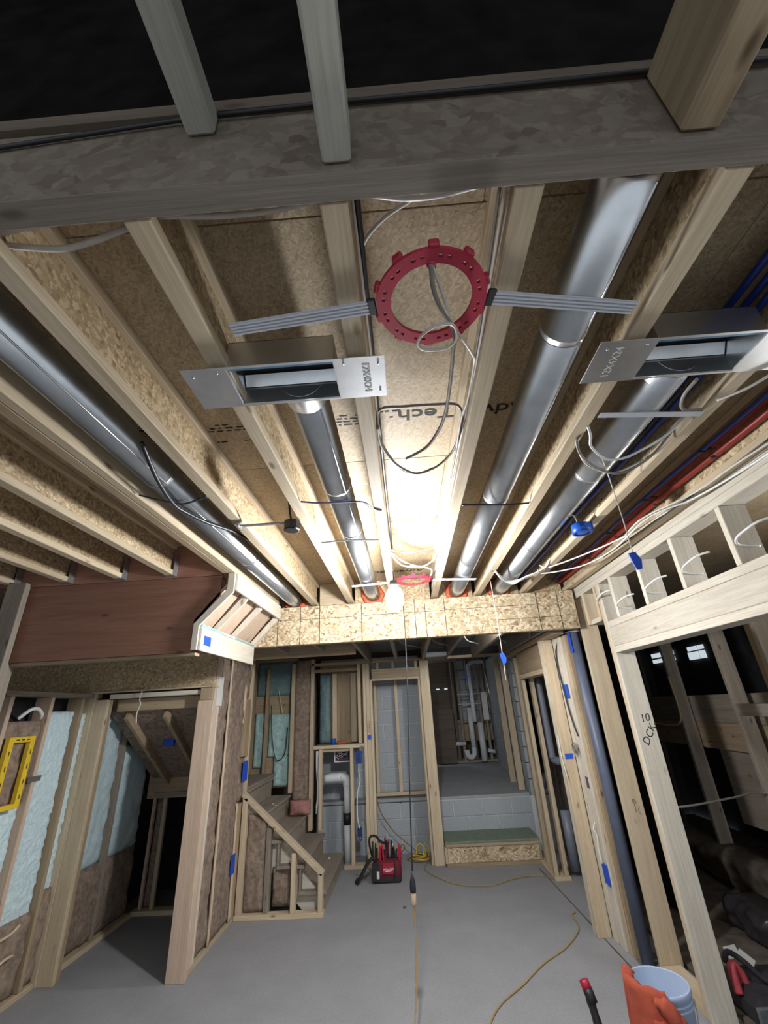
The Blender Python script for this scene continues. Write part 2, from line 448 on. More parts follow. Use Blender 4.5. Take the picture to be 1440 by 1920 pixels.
# ================================================================ NEAR RIM BEAM OVER THE CAMERA
nb = thing('rim_beam', (0, .51, JB), 'weathered strand board beam crossing the top of the view', 'beam')
box('face_board', -2.6, 2.8, .485, .5115, JB, DK, OSBD, nb, .004)
box('back_board', -2.6, 2.8, .513, .542, JB+.001, DK, wood('weathered', 'x'), nb, .004)
box('edge_ply', -2.6, 2.8, .487, .541, JB-.004, JB-.0005, wood('weathered', 'x'), nb, .001)
for x0, x1, z0, z1, lab in ((-.098, -.040, 2.815, 2.95, 'pale lumber joist overhead ending at the middle of the weathered beam'),
                            (-.392, -.330, 2.965, DK-.002, 'pale lumber joist overhead left of the middle one, ending higher on the weathered beam'),
                            (.60, .675, 2.815, DK-.002, 'brown lumber joist overhead at the top right corner of the view')):
    t = thing('stub_joist', ((x0+x1)/2, .2, z0), lab, 'joist', 'lumber joists over the camera')
    box('timber', x0, x1, -1.2, .484, z0, z1, wood('stub' if x0 < 0 else 'tan', 'y'), t, .006)
box('top_plate', -2.6, 2.8, .47, .545, DK+.001, DK+.04, wood('dark', 'x'), nb, .003)
tag(tube('black_cable', [(-.9, .478, 2.972), (-.45, .476, 3.02), (-.2, .474, 3.03), (.3, .474, 3.034), (.9, .47, 3.036)], .005, BLACK), 'black cable stapled high along the face of the weathered beam', 'cable')

# ================================================================ JOISTS
def ijoist(x, y0, y1, label, web_tone=OSBW):
    t = thing('floor_joist', (x+.03, (y0+y1)/2, JB), label, 'joist', 'engineered floor joists overhead')
    box('bottom_flange', x, x+.06, y0, y1, JB, JB+.038, wood('pine', 'y'), t, .004)
    box('web', x+.025, x+.036, y0, y1, JB+.038, DK-.038, web_tone, t, .001)
    box('top_flange', x, x+.06, y0, y1, DK-.038, DK-.0005, wood('pine', 'y'), t, .003)
    return t
lab = {
 -2.93: 'engineered floor joist at the far left edge, its end meeting the left wall',
 -2.52: 'engineered floor joist third to the left of the solid double joist',
 -2.11: 'engineered floor joist second to the left of the solid double joist',
 -1.727: 'engineered floor joist hung on the reddish beam, next to the solid double joist',
 -.905: 'engineered floor joist right of the leftmost round duct, with strand board web in light',
 -.540: 'engineered floor joist where the left end of the wide register boot is fixed',
 -.116: 'engineered floor joist left of the near red ring, with black cable beside it',
 .297: 'engineered floor joist right of the near red ring, white cables stapled along it',
 .727: 'engineered floor joist where the right hanger bar of the near red ring ends',
 1.19: 'engineered floor joist carrying the round blue box',
 1.62: 'engineered floor joist along the top of the right framed wall, beside red tubes'}
for x, l in lab.items():
    ijoist(x, .545, 4.345 if x > -1.3 else 2.985, l)
t = thing('double_joist', (-1.25, 2.4, JB), 'solid timber joist passing the end of the reddish beam', 'joist')
box('ply', -1.315, -1.262, .545, 4.195, JB, DK-.001, wood('tan', 'y'), t, .004)
box('ply', -1.260, -1.215, .545, 4.195, JB, DK-.001, wood('pine', 'y'), t, .004)
# flange fillers above the near blocking row are left open as in the photo
# blocking above the strand board beam
blk = thing('blocking_board', (0, 4.36, JB), 'strand board blocking between joist ends above the long strand board beam', 'board')
xs = [-1.215, -.905, -.540, -.116, .297, .727, 1.19, 1.62, 2.2]
for a, c in zip(xs, xs[1:]):
    box('panel', a+.065 if a > -1.2 else a, c-.004, 4.352, 4.376, JB-.018, DK-.002, OSBW if a != -.905 else wood('pine', 'x'), blk, .002)

# ================================================================ LONG STRAND BOARD BEAM
bm = thing('header_beam', (.1, 4.25, 2.42), 'pale strand board beam with black layout lines below the lit bulb', 'beam')
box('beam_ply', -1.60, 1.66, 4.20, 4.244, 2.42, 2.78, OSB, bm, .003)
box('beam_ply', -1.60, 1.66, 4.246, 4.29, 2.42, 2.78, OSB, bm, .003)
for x in (-1.22, -1.0, -.81, -.40, .12, .22, .41, 1.3, 1.5):
    box('layout_line', x-.003, x+.003, 4.1985, 4.2005, 2.421, 2.779, INK, bm, .0003)
for x0, x1, z in ((-1.42, -.41, 2.655), (-.395, .405, 2.66), (.415, 1.29, 2.665), (.85, 1.5, 2.54)):
    box('layout_line', x0, x1, 4.1985, 4.2005, z-.002, z+.002, INK, bm, .0003)

# ================================================================ REDDISH LVL BEAM (left) + rim above
lv = thing('laminated_beam', (-2.0, 3.06, 2.25), 'reddish brown laminated timber beam on the upper left', 'beam')
lvp = [(-2.78, 2.25), (-1.484, 2.25), (-1.484, 2.443), (-1.320, 2.62), (-1.320, JB-.012), (-2.78, JB-.012)]
for a in (3.034, 3.079): prism('beam_ply', lvp, 'y', a, a+.042, wood('lvl', 'x'), lv)
box('sill_strip', -2.78, -1.46, 3.05, 3.12, 2.228, 2.249, wood('tan', 'x'), lv, .002)
rb = thing('rim_board', (-2.0, 3.05, JB), 'dark brown rim board above the reddish beam where joists hang', 'board')
box('board', -3.1, -1.32, 3.03, 3.06, JB-.008, DK-.001, wood('lvl', 'x'), rb, .002)
for x in (-2.93, -2.52, -2.11, -1.727):
    t = thing('joist_hanger', (x+.03, 3.0, JB), 'galvanized joist hanger at the rim board, %s' % {-2.93: 'leftmost', -2.52: 'third left of the soffit frame', -2.11: 'second left of the soffit frame', -1.727: 'nearest the soffit frame'}[x], 'hanger', 'joist hangers on the rim board')
    box('seat', x-.003, x+.064, 2.97, 3.028, JB-.003, JB-.0005, STEEL, t, .0005)
    box('side_flange', x-.004, x-.0008, 2.97, 3.028, JB, JB+.16, STEEL, t, .0005)
    box('side_flange', x+.0608, x+.065, 2.97, 3.028, JB, JB+.16, STEEL, t, .0005)
# ================================================================ SOFFIT FRAME at the beam end
sf = thing('soffit_frame', (-1.35, 3.6, 2.25), 'pale plywood soffit frame with a sloped ribbed face and blue tape', 'soffit frame')
prof = [(-1.215, 2.795), (-1.215, 2.655), (-1.44, 2.425), (-1.44, 2.262), (-1.478, 2.262), (-1.478, 2.44), (-1.262, 2.675), (-1.262, 2.795)]
box('upper_board', -1.213, -1.195, 3.03, 4.19, 2.668, 2.795, wood('pale', 'y'), sf, .002)
box('lower_board', -1.438, -1.420, 3.03, 4.15, 2.258, 2.415, wood('pale', 'y'), sf, .002)
for y in (3.012, 3.30, 3.66, 4.155):
    prism('rib', [(x, z) for x, z in prof], 'y', y, y+.020, wood('pale', 'z'), sf)
for a, c in ((3.034, 3.298), (3.322, 3.658), (3.682, 4.153)):
    prism('backing_board', [(-1.262, 2.72), (-1.28, 2.72), (-1.49, 2.47), (-1.49, 2.42), (-1.475, 2.42), (-1.475, 2.455)], 'y', a, c, wood('pink', 'z'), sf)
prism('teal_strip', [(-1.440, 2.418), (-1.424, 2.434), (-1.434, 2.444), (-1.45, 2.428)], 'y', 3.04, 4.15, TEAL, sf)
for k in range(3): box('white_label', -1.4395, -1.4215, 3.42+.09*k, 3.48+.09*k, 2.419, 2.437, SHEETW, sf, .001)
box('tape', -1.4198, -1.4185, 3.075, 3.19, 2.300, 2.365, TAPE, sf, .0003)

# ================================================================ ROUND DUCTS
def duct(name, x, z, y0, y1, r, label, seams):
    t = thing('round_duct', (x, (y0+y1)/2, z), label, 'duct', 'galvanized round ducts between joists')
    cuts = [y0]+seams+[y1]
    for a, c in zip(cuts, cuts[1:]):
        lathe('duct_section', [(r, 0), (r, c-a-.03), (r+.0025, c-a-.028), (r+.0025, c-a-.02), (r-.001, c-a-.018), (r-.001, c-a)], (x, a, z), GALV, t, 32, 'y')
        tube('seam', [(x+r*.62, a+.01, z-r*.80), (x+r*.62, c-.01, z-r*.80)], .0035, GALV, t, sides=6, smooth_n=1)
    return t
duct('d', .560, 2.876, .56, 4.35, .070, 'long round duct right of the near red ring', [1.02, 2.16, 3.3])
duct('d', -.292, 2.893, 1.19, 4.35, .073, 'round duct running back from the boot with the open wide slot', [1.95, 2.55])
duct('d', .985, 2.868, 1.19, 4.35, .071, 'round duct running back from the boot at the right edge', [1.95, 3.0])
duct('d', -1.085, 2.872, .56, 4.35, .070, 'leftmost round duct beside the solid double joist', [1.7, 2.9])
for x, z, n in ((.56, 2.876, 'right of the far red ring'), (-.292, 2.893, 'left of the lit bulb'), (.985, 2.868, 'by the bundle of white cables'), (-1.085, 2.872, 'above the soffit frame')):
    pts = [(x+.095*math.cos(a)*random.uniform(.92, 1.1), 4.335, z+.095*math.sin(a)*random.uniform(.92, 1.1)) for a in [2*math.pi*k/14 for k in range(14)]]
    tag(tube('sealant_collar', pts, .022, RUST, sides=7, smooth_n=3, closed=True), 'orange red sealant around the duct end '+n, 'sealant', 'sealant collars at the duct ends')

# ================================================================ REGISTER BOOTS
def boot(x0, x1, y0, y1, ox0, ox1, z, dx, label, text_x, text_up):
    t = thing('register_boot', ((ox0+ox1)/2, (y0+y1)/2, z), label, 'register boot', 'sheet metal register boots')
    box('flange', x0, ox0, y0, y1, z, z+.0025, GALV, t, .0004)
    box('flange', ox1, x1, y0, y1, z, z+.0025, GALV, t, .0004)
    box('flange_lip', ox0, ox1, y0, y0+.010, z, z+.0025, GALV, t, .0004)
    box('flange_lip', ox0, ox1, y1-.008, y1, z, z+.0025, GALV, t, .0004)
    h = .105
    box('near_side', ox0, ox1, y0+.008, y0+.0105, z+.002, z+h, GALV, t, .0004)
    box('far_side', ox0, ox1, y1-.011, y1-.0085, z+.002, z+h, GALV, t, .0004)
    box('end_side', ox0, ox0+.0025, y0+.011, y1-.0115, z+.002, z+h, GALV, t, .0004)
    box('end_side', ox1-.0025, ox1, y0+.011, y1-.0115, z+.002, z+h, GALV, t, .0004)
    box('top', ox0, ox1, y0+.008, y1-.008, z+h, z+h+.0025, plain('shaded_steel', (.06, .065, .07), .4, .8, .3, 12), t, .0004)  # darkness inside the boot is put into this steel's colour
    box('inner_fold', ox0+.004, ox1-.004, y0+.012, y0+.030, z+.012, z+.014, plain('blue_film_steel', (.16, .33, .50), .3, .5, .2, 9), t, .0004)
    prism('damper_blade', [(y1-.040, z+.098), (y1-.038, z+.100), (y1-.014, z+.068), (y1-.016, z+.066)], 'x', ox0+.006, ox1-.006, GALV, t)
    lathe('collar', [(.074, 0), (.074, .09), (.071, .095), (.071, .10)], (dx, y1-.012, z+.088), GALV, t, 28, 'y', cap=False)
    text_mesh('stamped_size', '12X4X24', .034, (text_x, (y0+y1)/2, z-.0006), basis((0, -text_up, 0), (-text_up, 0, 0)), SHEETW, t, 0, .0005)
    for px, py in ((x0+.03, y0+.03), (x1-.02, y0+.03), (x1-.02, y1-.03), (ox1+.03, y0+.02), (ox0-.03, y0+.02)):
        lathe('screw', [(.004, -.003), (.003, -.001), (.003, .0)], (px, py, z), STEEL, t, 8)
    return t
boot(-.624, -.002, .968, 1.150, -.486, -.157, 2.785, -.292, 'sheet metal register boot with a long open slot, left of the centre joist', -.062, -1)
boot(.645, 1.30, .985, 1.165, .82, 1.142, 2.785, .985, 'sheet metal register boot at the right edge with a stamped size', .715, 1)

# ================================================================ RED CEILING RINGS
def ring(cx, cy, z, bars, label, detail=True, bar_pts=None):
    t = thing('mounting_ring', (cx, cy, z), label, 'mounting ring', 'red plastic ceiling box rings')
    n = 72; vs = []; fs = []; ro, ri = .143, .106; hgt = .010
    for k in range(n):
        a = 2*math.pi*k/n; c, s = math.cos(a), math.sin(a)
        rmid = (.121, .129)
        for r, zz in ((ri, 0), (rmid[0], 0), (rmid[1], 0), (ro, 0), (ro, hgt), (rmid[1], hgt), (rmid[0], hgt), (ri, hgt)): vs.append((r*c, r*s, zz))
    def slot(k): return k % 6 in (1, 2, 3) and (k % 6) != 0 and k % 2 == 1 or (k % 6 == 2)
    for k in range(n):
        a, b_ = k*8, ((k+1) % n)*8
        hole = detail and (k % 6 in (1, 3))
        for i in range(8):
            j = (i+1) % 8
            if hole and i in (1, 5): continue
            fs.append((a+i, a+j, b_+j, b_+i))
        if hole:
            fs.append((a+1, b_+1, b_+6, a+6)); fs.append((a+2, a+5, b_+5, b_+2))
            fs.append((a+1, a+6, a+5, a+2)); fs.append((b_+1, b_+2, b_+5, b_+6))
    me = mesh('ring_body', vs, fs); me.materials.append(RED); link('ring_body', me, (cx, cy, z), t)
    for k in range(10):
        a = 2*math.pi*(k+.5)/10
        c, s = math.cos(a), math.sin(a)
        stick('edge_tab', (cx+c*.137, cy+s*.137, z+.013), (cx+c*.152, cy+s*.152, z+.013), .026, .022, RED, t)
    for side, (p0, p1) in zip((-1, 1), bars):
        p0, p1 = Vector(p0), Vector(p1); d = (p1-p0).normalized(); sd = d.cross(Vector((0, 0, 1)))
        bracket = stick('bar_clip', p0-d*.016, p0+d*.006, .050, .012, BLACK, t)
        bar = stick('hanger_bar', p0, p1, .042, .004, GREYP, t)
        for k in (-1.5, -.5, .5, 1.5):
            q = sd*(k*.0105)-Vector((0, 0, .003))
            stick('rib', p0+q, p1+q, .0055, .004, GREYP, bar, b=.001)
    lathe('cord_grip', [(.012, 0), (.012, .012), (.008, .014)], (cx-.004, cy-.101, z-.002), RED, t, 12)
    return t
ring(.130, .795, 2.785, (((-.030, .802, 2.791), (-.413, .838, 2.791)), ((.290, .802, 2.791), (.690, .872, 2.791))), 'large dark red plastic ring with ribbed grey bars near the camera')
ring(.111, 3.525, 2.785, (((-.045, 3.53, 2.791), (-.417, 3.59, 2.791)), ((.268, 3.53, 2.791), (.644, 3.605, 2.791))), 'small far red plastic ring beside the lit bulb', True)

# ================================================================ LIT BULB AND ITS CORD
def bulb_lamp(loc, power, label, r=.060):
    t = thing('work_lamp', loc, label, 'lamp', None)
    x, y, z = loc
    L_ = power/(4*math.pi**2*r*r)
    glow = emissive('bulb_glow_%d' % int(power), (.97, .985, 1.0), L_)
    lathe('bulb', [(.004, -.085), (r*.55, -.075), (r*.9, -.045), (r, -.005), (r*.95, .03), (r*.7, .06), (.028, .075)], (x, y, z), glow, t, 20)
    lathe('socket', [(.026, .074), (.03, .078), (.03, .115), (.02, .125)], (x, y, z), BLACK, t, 16)
    return t
bulb_lamp((-.045, 2.85, 2.492), BULB_POWER, 'glowing white work bulb hanging under the centre joist')
bulb_lamp((.95, 4.42, 2.53), ADDED_BULB2_POWER, 'unseen work bulb added behind the long strand board beam')  # assumed bulb, hidden by the beam, added to light the area beyond
bulb_lamp((2.55, 2.1, 2.35), ADDED_BULB3_POWER, 'unseen work bulb added in the right side room')  # assumed bulb outside the frame, added to brighten the side room
cable('lamp_cord', [(-.045, 2.85, 2.61), (-.045, 2.88, 2.69), (-.045, 3.1, 2.75), (-.02, 3.6, 2.775), (.005, 3.79, 2.74), (.012, 3.80, 2.5), (.0, 3.80, 2.0), (-.03, 3.80, 1.4), (-.055, 3.80, .78)], .0045, BLACK, 'black cord hanging straight down from the lit bulb', cat='cord')
pl = thing('cord_plug', (-.06, 3.80, .66), 'black plug joined to a clear connector at the end of the hanging cord', 'plug')
lathe('plug_body', [(.020, 0), (.022, .02), (.019, .06), (.010, .085), (.006, .12)], (-.058, 3.80, .66), BLACK, pl, 16)
lathe('connector', [(.016, -.07), (.019, -.06), (.019, -.005), (.015, .0)], (-.058, 3.80, .66), plain('clear_amber_plastic', (.50, .36, .24), .25), pl, 16)
cable('extension_cord', [(-.058, 3.80, .60), (-.060, 3.78, .42), (-.075, 3.72, .22), (-.10, 3.62, .06), (-.14, 3.45, .008), (-.20, 3.2, .008), (-.26, 2.9, .008)], .0048, ORANGE, 'tan extension cord dropping from the plug to the floor', cat='cord')

# ================================================================ LEFT WALL (spray foam, x = -3.04)
wl = struct('wall_left', (-3.1, 3.6, 0))
box('bottom_plate', -3.18, -3.04, 1.5, 4.38, 0, .038, wood('pine', 'y'), wl)
box('top_plate', -3.18, -3.04, 1.5, 4.50, 2.06, 2.10, wood('grey', 'y'), wl)
for y, tn in ((2.62, 'pine'), (3.02, 'pine'), (3.43, 'pink'), (3.845, 'pink'), (4.225, 'tan')):
    box('stud', -3.18, -3.04, y, y+.038, .039, 2.059, wood(tn, 'z'), wl)
box('jamb_stud', -3.18, -3.03, 4.385, 4.425, .0, 2.10, wood('pine', 'z'), wl)
box('jamb_stud', -3.03, -2.90, 4.387, 4.425, .0, 2.04, wood('pine', 'z'), wl)
box('jamb_stud', -3.03, -2.90, 4.427, 4.47, .0, 2.04, wood('tan', 'z'), wl)
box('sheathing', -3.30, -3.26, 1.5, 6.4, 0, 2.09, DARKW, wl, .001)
for a, c, z0, z1 in ((3.885, 4.222, .50, 1.95), (4.266, 4.384, .60, 1.93), (3.47, 3.842, .05, 1.30)):
    lumpy('spray_foam', 'x', -3.085, a, c, z0, z1, -.16, .013, FOAM, wl, 26, 110, 34, .6)
lumpy('insulation_batt', 'x', -3.055, 3.47, 3.842, 1.30, 1.88, -.15, .02, INSUL, wl, 12, 18, 8)
lumpy('insulation_batt', 'x', -3.05, 3.888, 4.222, .04, .52, -.15, .025, INSUL, wl, 12, 14, 8)
lumpy('insulation_batt', 'x', -3.05, 4.266, 4.384, .04, .62, -.15, .02, INSUL, wl, 8, 14, 8)
lumpy('insulation_batt', 'x', -3.04, 3.47, 3.842, .04, .45, -.15, .03, INSUL, wl, 12, 14, 8)
box('stud_shoe', -3.039, -3.036, 3.80, 3.93, 1.435, 1.475, STEEL, wl, .0005)
for z, s in ((.44, .0), (.30, -.03)):
    tube('paper_edge', [(-3.03, 3.55, z-.02), (-3.01, 3.75, z+.02+s), (-3.005, 3.95, z+.03), (-3.02, 4.05, z+.05+s)], .010, PAPER, wl)
tag(tube('white_wire_loop', [(-3.06, 3.57, 1.90), (-3.0, 3.6, 1.96), (-2.99, 3.66, 1.965), (-3.0, 3.72, 1.93), (-3.03, 3.76, 1.90)], .014, WHITE), 'crumpled white sleeve stuffed above the brown batt on the left wall', 'sleeve')
# framing above and left of the reddish beam
box('beam_post', -2.875, -2.735, 2.935, 2.975, 0, JB-.002, wood('grey', 'z'), wl)
box('beam_post', -2.875, -2.785, 2.977, 3.09, 0, JB-.002, wood('grey', 'z'), wl)
box('upper_board', -3.02, -2.99, 2.2, 2.93, 2.70, JB-.002, SHEETW, wl)
box('upper_recess', -3.1, -3.02, 2.2, 2.93, 2.11, 2.70, plain('dark_blue_wrap', (.035, .03, .07), .6, 0, .5, 9), wl)
lumpy('sealant_blob', 'x', -3.0, 2.80, 2.92, 2.63, 2.70, -.05, .012, RUST, wl, 8, 6, 20)
# yellow frame
yf = thing('yellow_frame', (-3.0, 3.6, 1.28), 'yellow plastic opening frame with black marks on the left studs', 'frame')
y0, y1, z0, z1 = 3.475, 3.722, 1.285, 1.77
for nm, a, c, d, e in (('side_rail', y0, y0+.045, z0, z1), ('side_rail', y1-.045, y1, z0, z1), ('top_rail', y0+.046, y1-.046, z1-.04, z1), ('bottom_rail', y0+.046, y1-.046, z0, z0+.035)):
    box(nm, -3.034, -2.995, a, c, d, e, YELLOW, yf, .003)
bs = []
for k in range(3): bs.append((-2.9955, -2.9942, y0+.06+k*.05, y0+.09+k*.05, z1-.025, z1-.017))
for k in range(4):
    for yy in (y0+.018, y1-.027): bs.append((-2.9955, -2.9942, yy, yy+.009, z0+.06+k*.10, z0+.09+k*.10))
multi('print_mark', bs, INK, yf)

# ================================================================ CLOSET DOOR WALL (Y = 4.36) AND UNDER-STAIR CLOSET
hd = thing('door_header', (-2.9, 4.4, 2.11), 'strand board header over the left doorway', 'header')
box('face_board', -4.0, -1.862, 4.36, 4.39, 2.112, 2.44, OSBW, hd, .002)
box('bottom_plate', -4.0, -1.862, 4.345, 4.49, 2.100, 2.1115, wood('pine', 'x'), hd, .002)
wc = struct('wall_closet', (-2.4, 5.0, 0))
box('header_trim', -2.90, -1.99, 4.40, 4.54, 2.045, 2.085, wood('pale', 'x'), wc)
box('header_trim', -2.90, -1.99, 4.545, 4.59, 1.93, 2.04, wood('tan', 'x'), wc)
for x in (-2.81, -2.42, -2.06):
    stick('sloped_rafter', (x, 4.60, 1.90), (x, 5.62, 1.20), .040, .09, wood('tan', 'y'), wc)
for a, c in ((-3.0, -2.835), (-2.785, -2.445), (-2.395, -2.085)):
    vs = 0
    prism('insulation_batt', [(4.6, 1.93), (4.6, 2.05), (5.66, 1.32), (5.66, 1.20)], 'x', a, c, INSUL, wc)
lumpy('foil_patch', 'y', 5.0, -2.62, -2.5, 1.58, 1.68, .03, .01, TAPE, wc, 6, 6, 20)
box('closet_header', -3.04, -2.0, 5.62, 5.66, 1.03, 1.28, wood('tan', 'x'), wc)
box('closet_stud', -2.86, -2.82, 5.66, 5.70, .04, 1.03, wood('pine', 'z'), wc)
box('closet_stud', -2.98, -2.95, 5.66, 5.70, .04, 1.03, wood('pink', 'z'), wc)
box('closet_plate', -3.04, -2.0, 5.62, 5.74, 0, .04, wood('pine', 'x'), wc)
lumpy('insulation_batt', 'y', 5.70, -2.95, -2.865, .05, 1.02, .08, .012, INSUL, wc, 6, 16, 10)
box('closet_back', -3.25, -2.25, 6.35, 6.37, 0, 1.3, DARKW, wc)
lumpy('spray_foam', 'x', -3.06, 4.56, 5.00, .62, 1.93, -.18, .02, FOAM, wc, 14, 40, 16)
lumpy('spray_foam', 'x', -3.06, 5.05, 5.6, .62, 1.6, -.18, .02, FOAM, wc, 14, 30, 16)
lumpy('insulation_batt', 'x', -3.04, 4.56, 5.6, .04, .62, -.2, .03, INSUL, wc, 20, 14, 8)
box('closet_stud', -3.18, -3.03, 5.005, 5.045, .04, 1.95, wood('grey', 'z'), wc)
box('closet_plate', -3.18, -3.0, 4.48, 5.6, 0, .038, wood('pine', 'y'), wc)

# insulated partition between closet and stairs (right face x = -1.87)
wp = struct('wall_partition', (-1.95, 5.0, 0))
box('door_post', -2.0, -1.85, 4.362, 4.398, 0, 1.985, wood('pink', 'z'), wp)
box('door_post', -2.0, -1.858, 4.40, 4.436, 0, 2.09, wood('pale', 'z'), wp)
box('post_extension', -1.985, -1.862, 4.362, 4.398, 1.987, 2.098, wood('tan', 'z'), wp)
box('stud', -2.0, -1.87, 4.44, 4.52, .039, 2.40, wood('pink', 'z'), wp)
box('splice_plate', -1.869, -1.862, 4.47, 4.60, 1.93, 2.20, SHEETW, wp)
box('stud', -2.0, -1.872, 4.525, 4.56, .039, 2.42, wood('pale', 'z'), wp)
box('bottom_plate', -2.0, -1.868, 4.44, 5.56, 0, .038, wood('pine', 'y'), wp)
box('top_plate', -2.0, -1.868, 4.50, 5.56, 2.43, 2.47, wood('tan', 'y'), wp)
lumpy('insulation_batt', 'x', -1.872, 4.565, 4.80, .04, 2.42, -.12, .018, INSUL, wp, 10, 60, 9)
lumpy('insulation_batt', 'x', -1.862, 4.83, 5.27, .04, 2.42, -.13, .022, INSUL, wp, 16, 60, 9)
lumpy('paper_flange', 'x', -1.858, 4.80, 4.828, .04, 2.40, -.02, .006, PAPER, wp, 3, 40, 9)
lumpy('paper_flange', 'x', -1.852, 5.26, 5.30, .04, 1.0, -.02, .010, PAPER, wp, 3, 20, 9)
lumpy('paper_flange', 'x', -1.852, 5.24, 5.30, 1.75, 2.15, -.02, .010, PAPER, wp, 3, 10, 9)
box('stud', -2.0, -1.868, 5.30, 5.50, .039, .98, wood('tan', 'z'), wp)
box('stud', -2.0, -1.868, 5.32, 5.50, 1.42, 2.0, wood('tan', 'z'), wp)
lumpy('insulation_batt', 'x', -1.885, 5.32, 5.50, 2.0, 2.4, -.1, .02, INSUL, wp, 8, 10, 9)
lumpy('insulation_batt', 'x', -1.885, 5.32, 5.50, .98, 1.42, -.1, .02, INSUL, wp, 8, 10, 9)
box('end_stud', -2.0, -1.866, 5.505, 5.55, .039, 2.42, wood('pine', 'z'), wp)
box('tape', -1.867, -1.858, 5.36, 5.50, 1.18, 1.37, TAPE, wp, .002)
box('tape', -1.852, -1.842, 5.17, 5.27, .42, .58, TAPE, wp, .002)
# lamp string in the doorway
cable('hanging_wire', [(-2.55, 4.34, 2.10), (-2.555, 4.33, 2.02), (-2.54, 4.33, 1.98), (-2.56, 4.33, 1.90), (-2.55, 4.33, 1.82)], .006, CABLE, 'frayed pale wire hanging from the header of the left doorway')

# ================================================================ STAIRS AND KNEE WALL
st = thing('staircase', (-1.3, 6.1, 0), 'bare plywood stair treads rising to the left behind the knee wall', 'stairs')
nos = [-.955, -1.19, -1.425, -1.66, -1.9, -2.14]
for i in range(5):
    z = .205+.218*i-.02
    box('tread', nos[i+1]-.05, nos[i], 5.47, 6.735, z-.03, z, wood('grey', 'y'), st, .004)
    box('riser', nos[i]-.045, nos[i]-.03, 5.48, 6.735, z-.218+.001 if i else .002, z-.031, wood('grey', 'y'), st, .001)
box('landing', -2.95, -1.90, 5.60, 6.78, 1.06, 1.09, wood('grey', 'x'), st)
prism('stringer', [(-1.02, .0), (-1.02, .12), (-2.0, 1.03), (-2.0, .75), (-1.2, .0)], 'y', 5.56, 5.60, wood('pale', 'x'), st)
kw = struct('wall_knee', (-1.42, 5.44, 0))
Yk0, Yk1 = 5.40, 5.49
box('bottom_plate', -1.865, -.975, Yk0, Yk1, 0, .042, wood('pine', 'x'), kw)
box('post', -1.855, -1.80, Yk0, Yk1, .043, 1.02, wood('pine', 'z'), kw)
box('post', -1.03, -.985, Yk0, Yk1, .043, .345, wood('pine', 'z'), kw)
box('post', -1.305, -1.262, Yk0, Yk1, .043, .52, wood('pine', 'z'), kw)
box('post', -1.585, -1.535, Yk0+.03, Yk1+.03, .043, .74, wood('grey', 'z'), kw)
stick('sloped_cap', (-1.862, 5.445, 1.055), (-.985, 5.445, .335), .09, .042, wood('pine', 'x'), kw)
lumpy('insulation_batt', 'y', 5.44, -1.80, -1.59, .05, .86, .05, .02, INSUL, kw, 12, 24, 9)
lumpy('insulation_batt', 'y', 5.52, -1.53, -1.31, .05, .38, .04, .03, INSUL, kw, 12, 14, 9)
pb = tag(lumpy('pink_scrap', 'y', 6.50, -1.62, -1.36, .64, .80, .08, .03, plain('pink_fibreglass', (.42, .20, .18), .95, 0, .3, 20, .6), None, 10, 8, 9), 'scrap of pink insulation lying on an upper stair tread', 'insulation')
for k, (x, y, z) in enumerate(((-1.72, 6.1, .842), (-1.66, 6.0, .842), (-1.10, 6.5, .187))):
    tag(lathe('paper_scrap', [(.012, 0), (.016, .004), (.01, .009)], (x, y, z), SHEETW, None, 7), 'small white scrap on the stair tread, ' + ('upper left', 'upper right', 'lowest')[k] + ' of three', 'scrap', 'white scraps on the stairs')

# ================================================================ FAR FRAMING (Y = 6.75): stair wall, nook, doorway
wf = struct('wall_far', (-.6, 6.8, 0))
Y0, Y1 = 6.75, 6.84
# stair back wall with teal membrane
box('stud', -2.32, -2.27, Y0+.05, Y1+.05, 1.0, 2.45, wood('tan', 'z'), wf)
box('stud', -2.10, -2.06, Y0+.05, Y1+.05, 1.0, 2.45, wood('tan', 'z'), wf)
box('stud', -1.71, -1.66, Y0, Y1, .85, 2.5, wood('pine', 'z'), wf)
box('backing_board', -2.9, -1.66, 6.93, 6.95, .9, 2.6, wood('tan', 'x'), wf)
lumpy('teal_membrane', 'y', 6.88, -2.26, -2.105, 1.15, 1.85, .03, .014, TEAL, wf, 10, 26, 14)
lumpy('teal_membrane', 'y', 6.88, -2.055, -1.715, 1.28, 1.83, .03, .014, TEAL, wf, 14, 26, 14)
lumpy('teal_membrane', 'y', 6.87, -1.96, -1.715, .92, 1.30, .03, .014, TEAL, wf, 12, 22, 14)
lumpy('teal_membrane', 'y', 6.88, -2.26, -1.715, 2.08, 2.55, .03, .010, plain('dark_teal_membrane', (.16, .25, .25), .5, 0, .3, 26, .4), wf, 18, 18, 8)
lumpy('insulation_batt', 'y', 6.78, -1.658, -1.43, .62, 2.55, .08, .02, INSUL, wf, 12, 50, 9)
cable('dark_wire', [(-2.02, 6.84, 1.95), (-1.99, 6.82, 1.6), (-1.93, 6.81, 1.3), (-1.86, 6.81, 1.24), (-1.78, 6.81, 1.35), (-1.76, 6.82, 1.65)], .006, BLACK, 'dark wire looped over the teal membrane above the stairs')
cable('pale_wire', [(-1.92, 6.83, 2.15), (-1.87, 6.82, 1.95), (-1.84, 6.82, 1.82)], .006, plain('pale_yellow_wire', (.62, .55, .28), .5), 'pale yellow wire hanging at the top of the teal membrane')
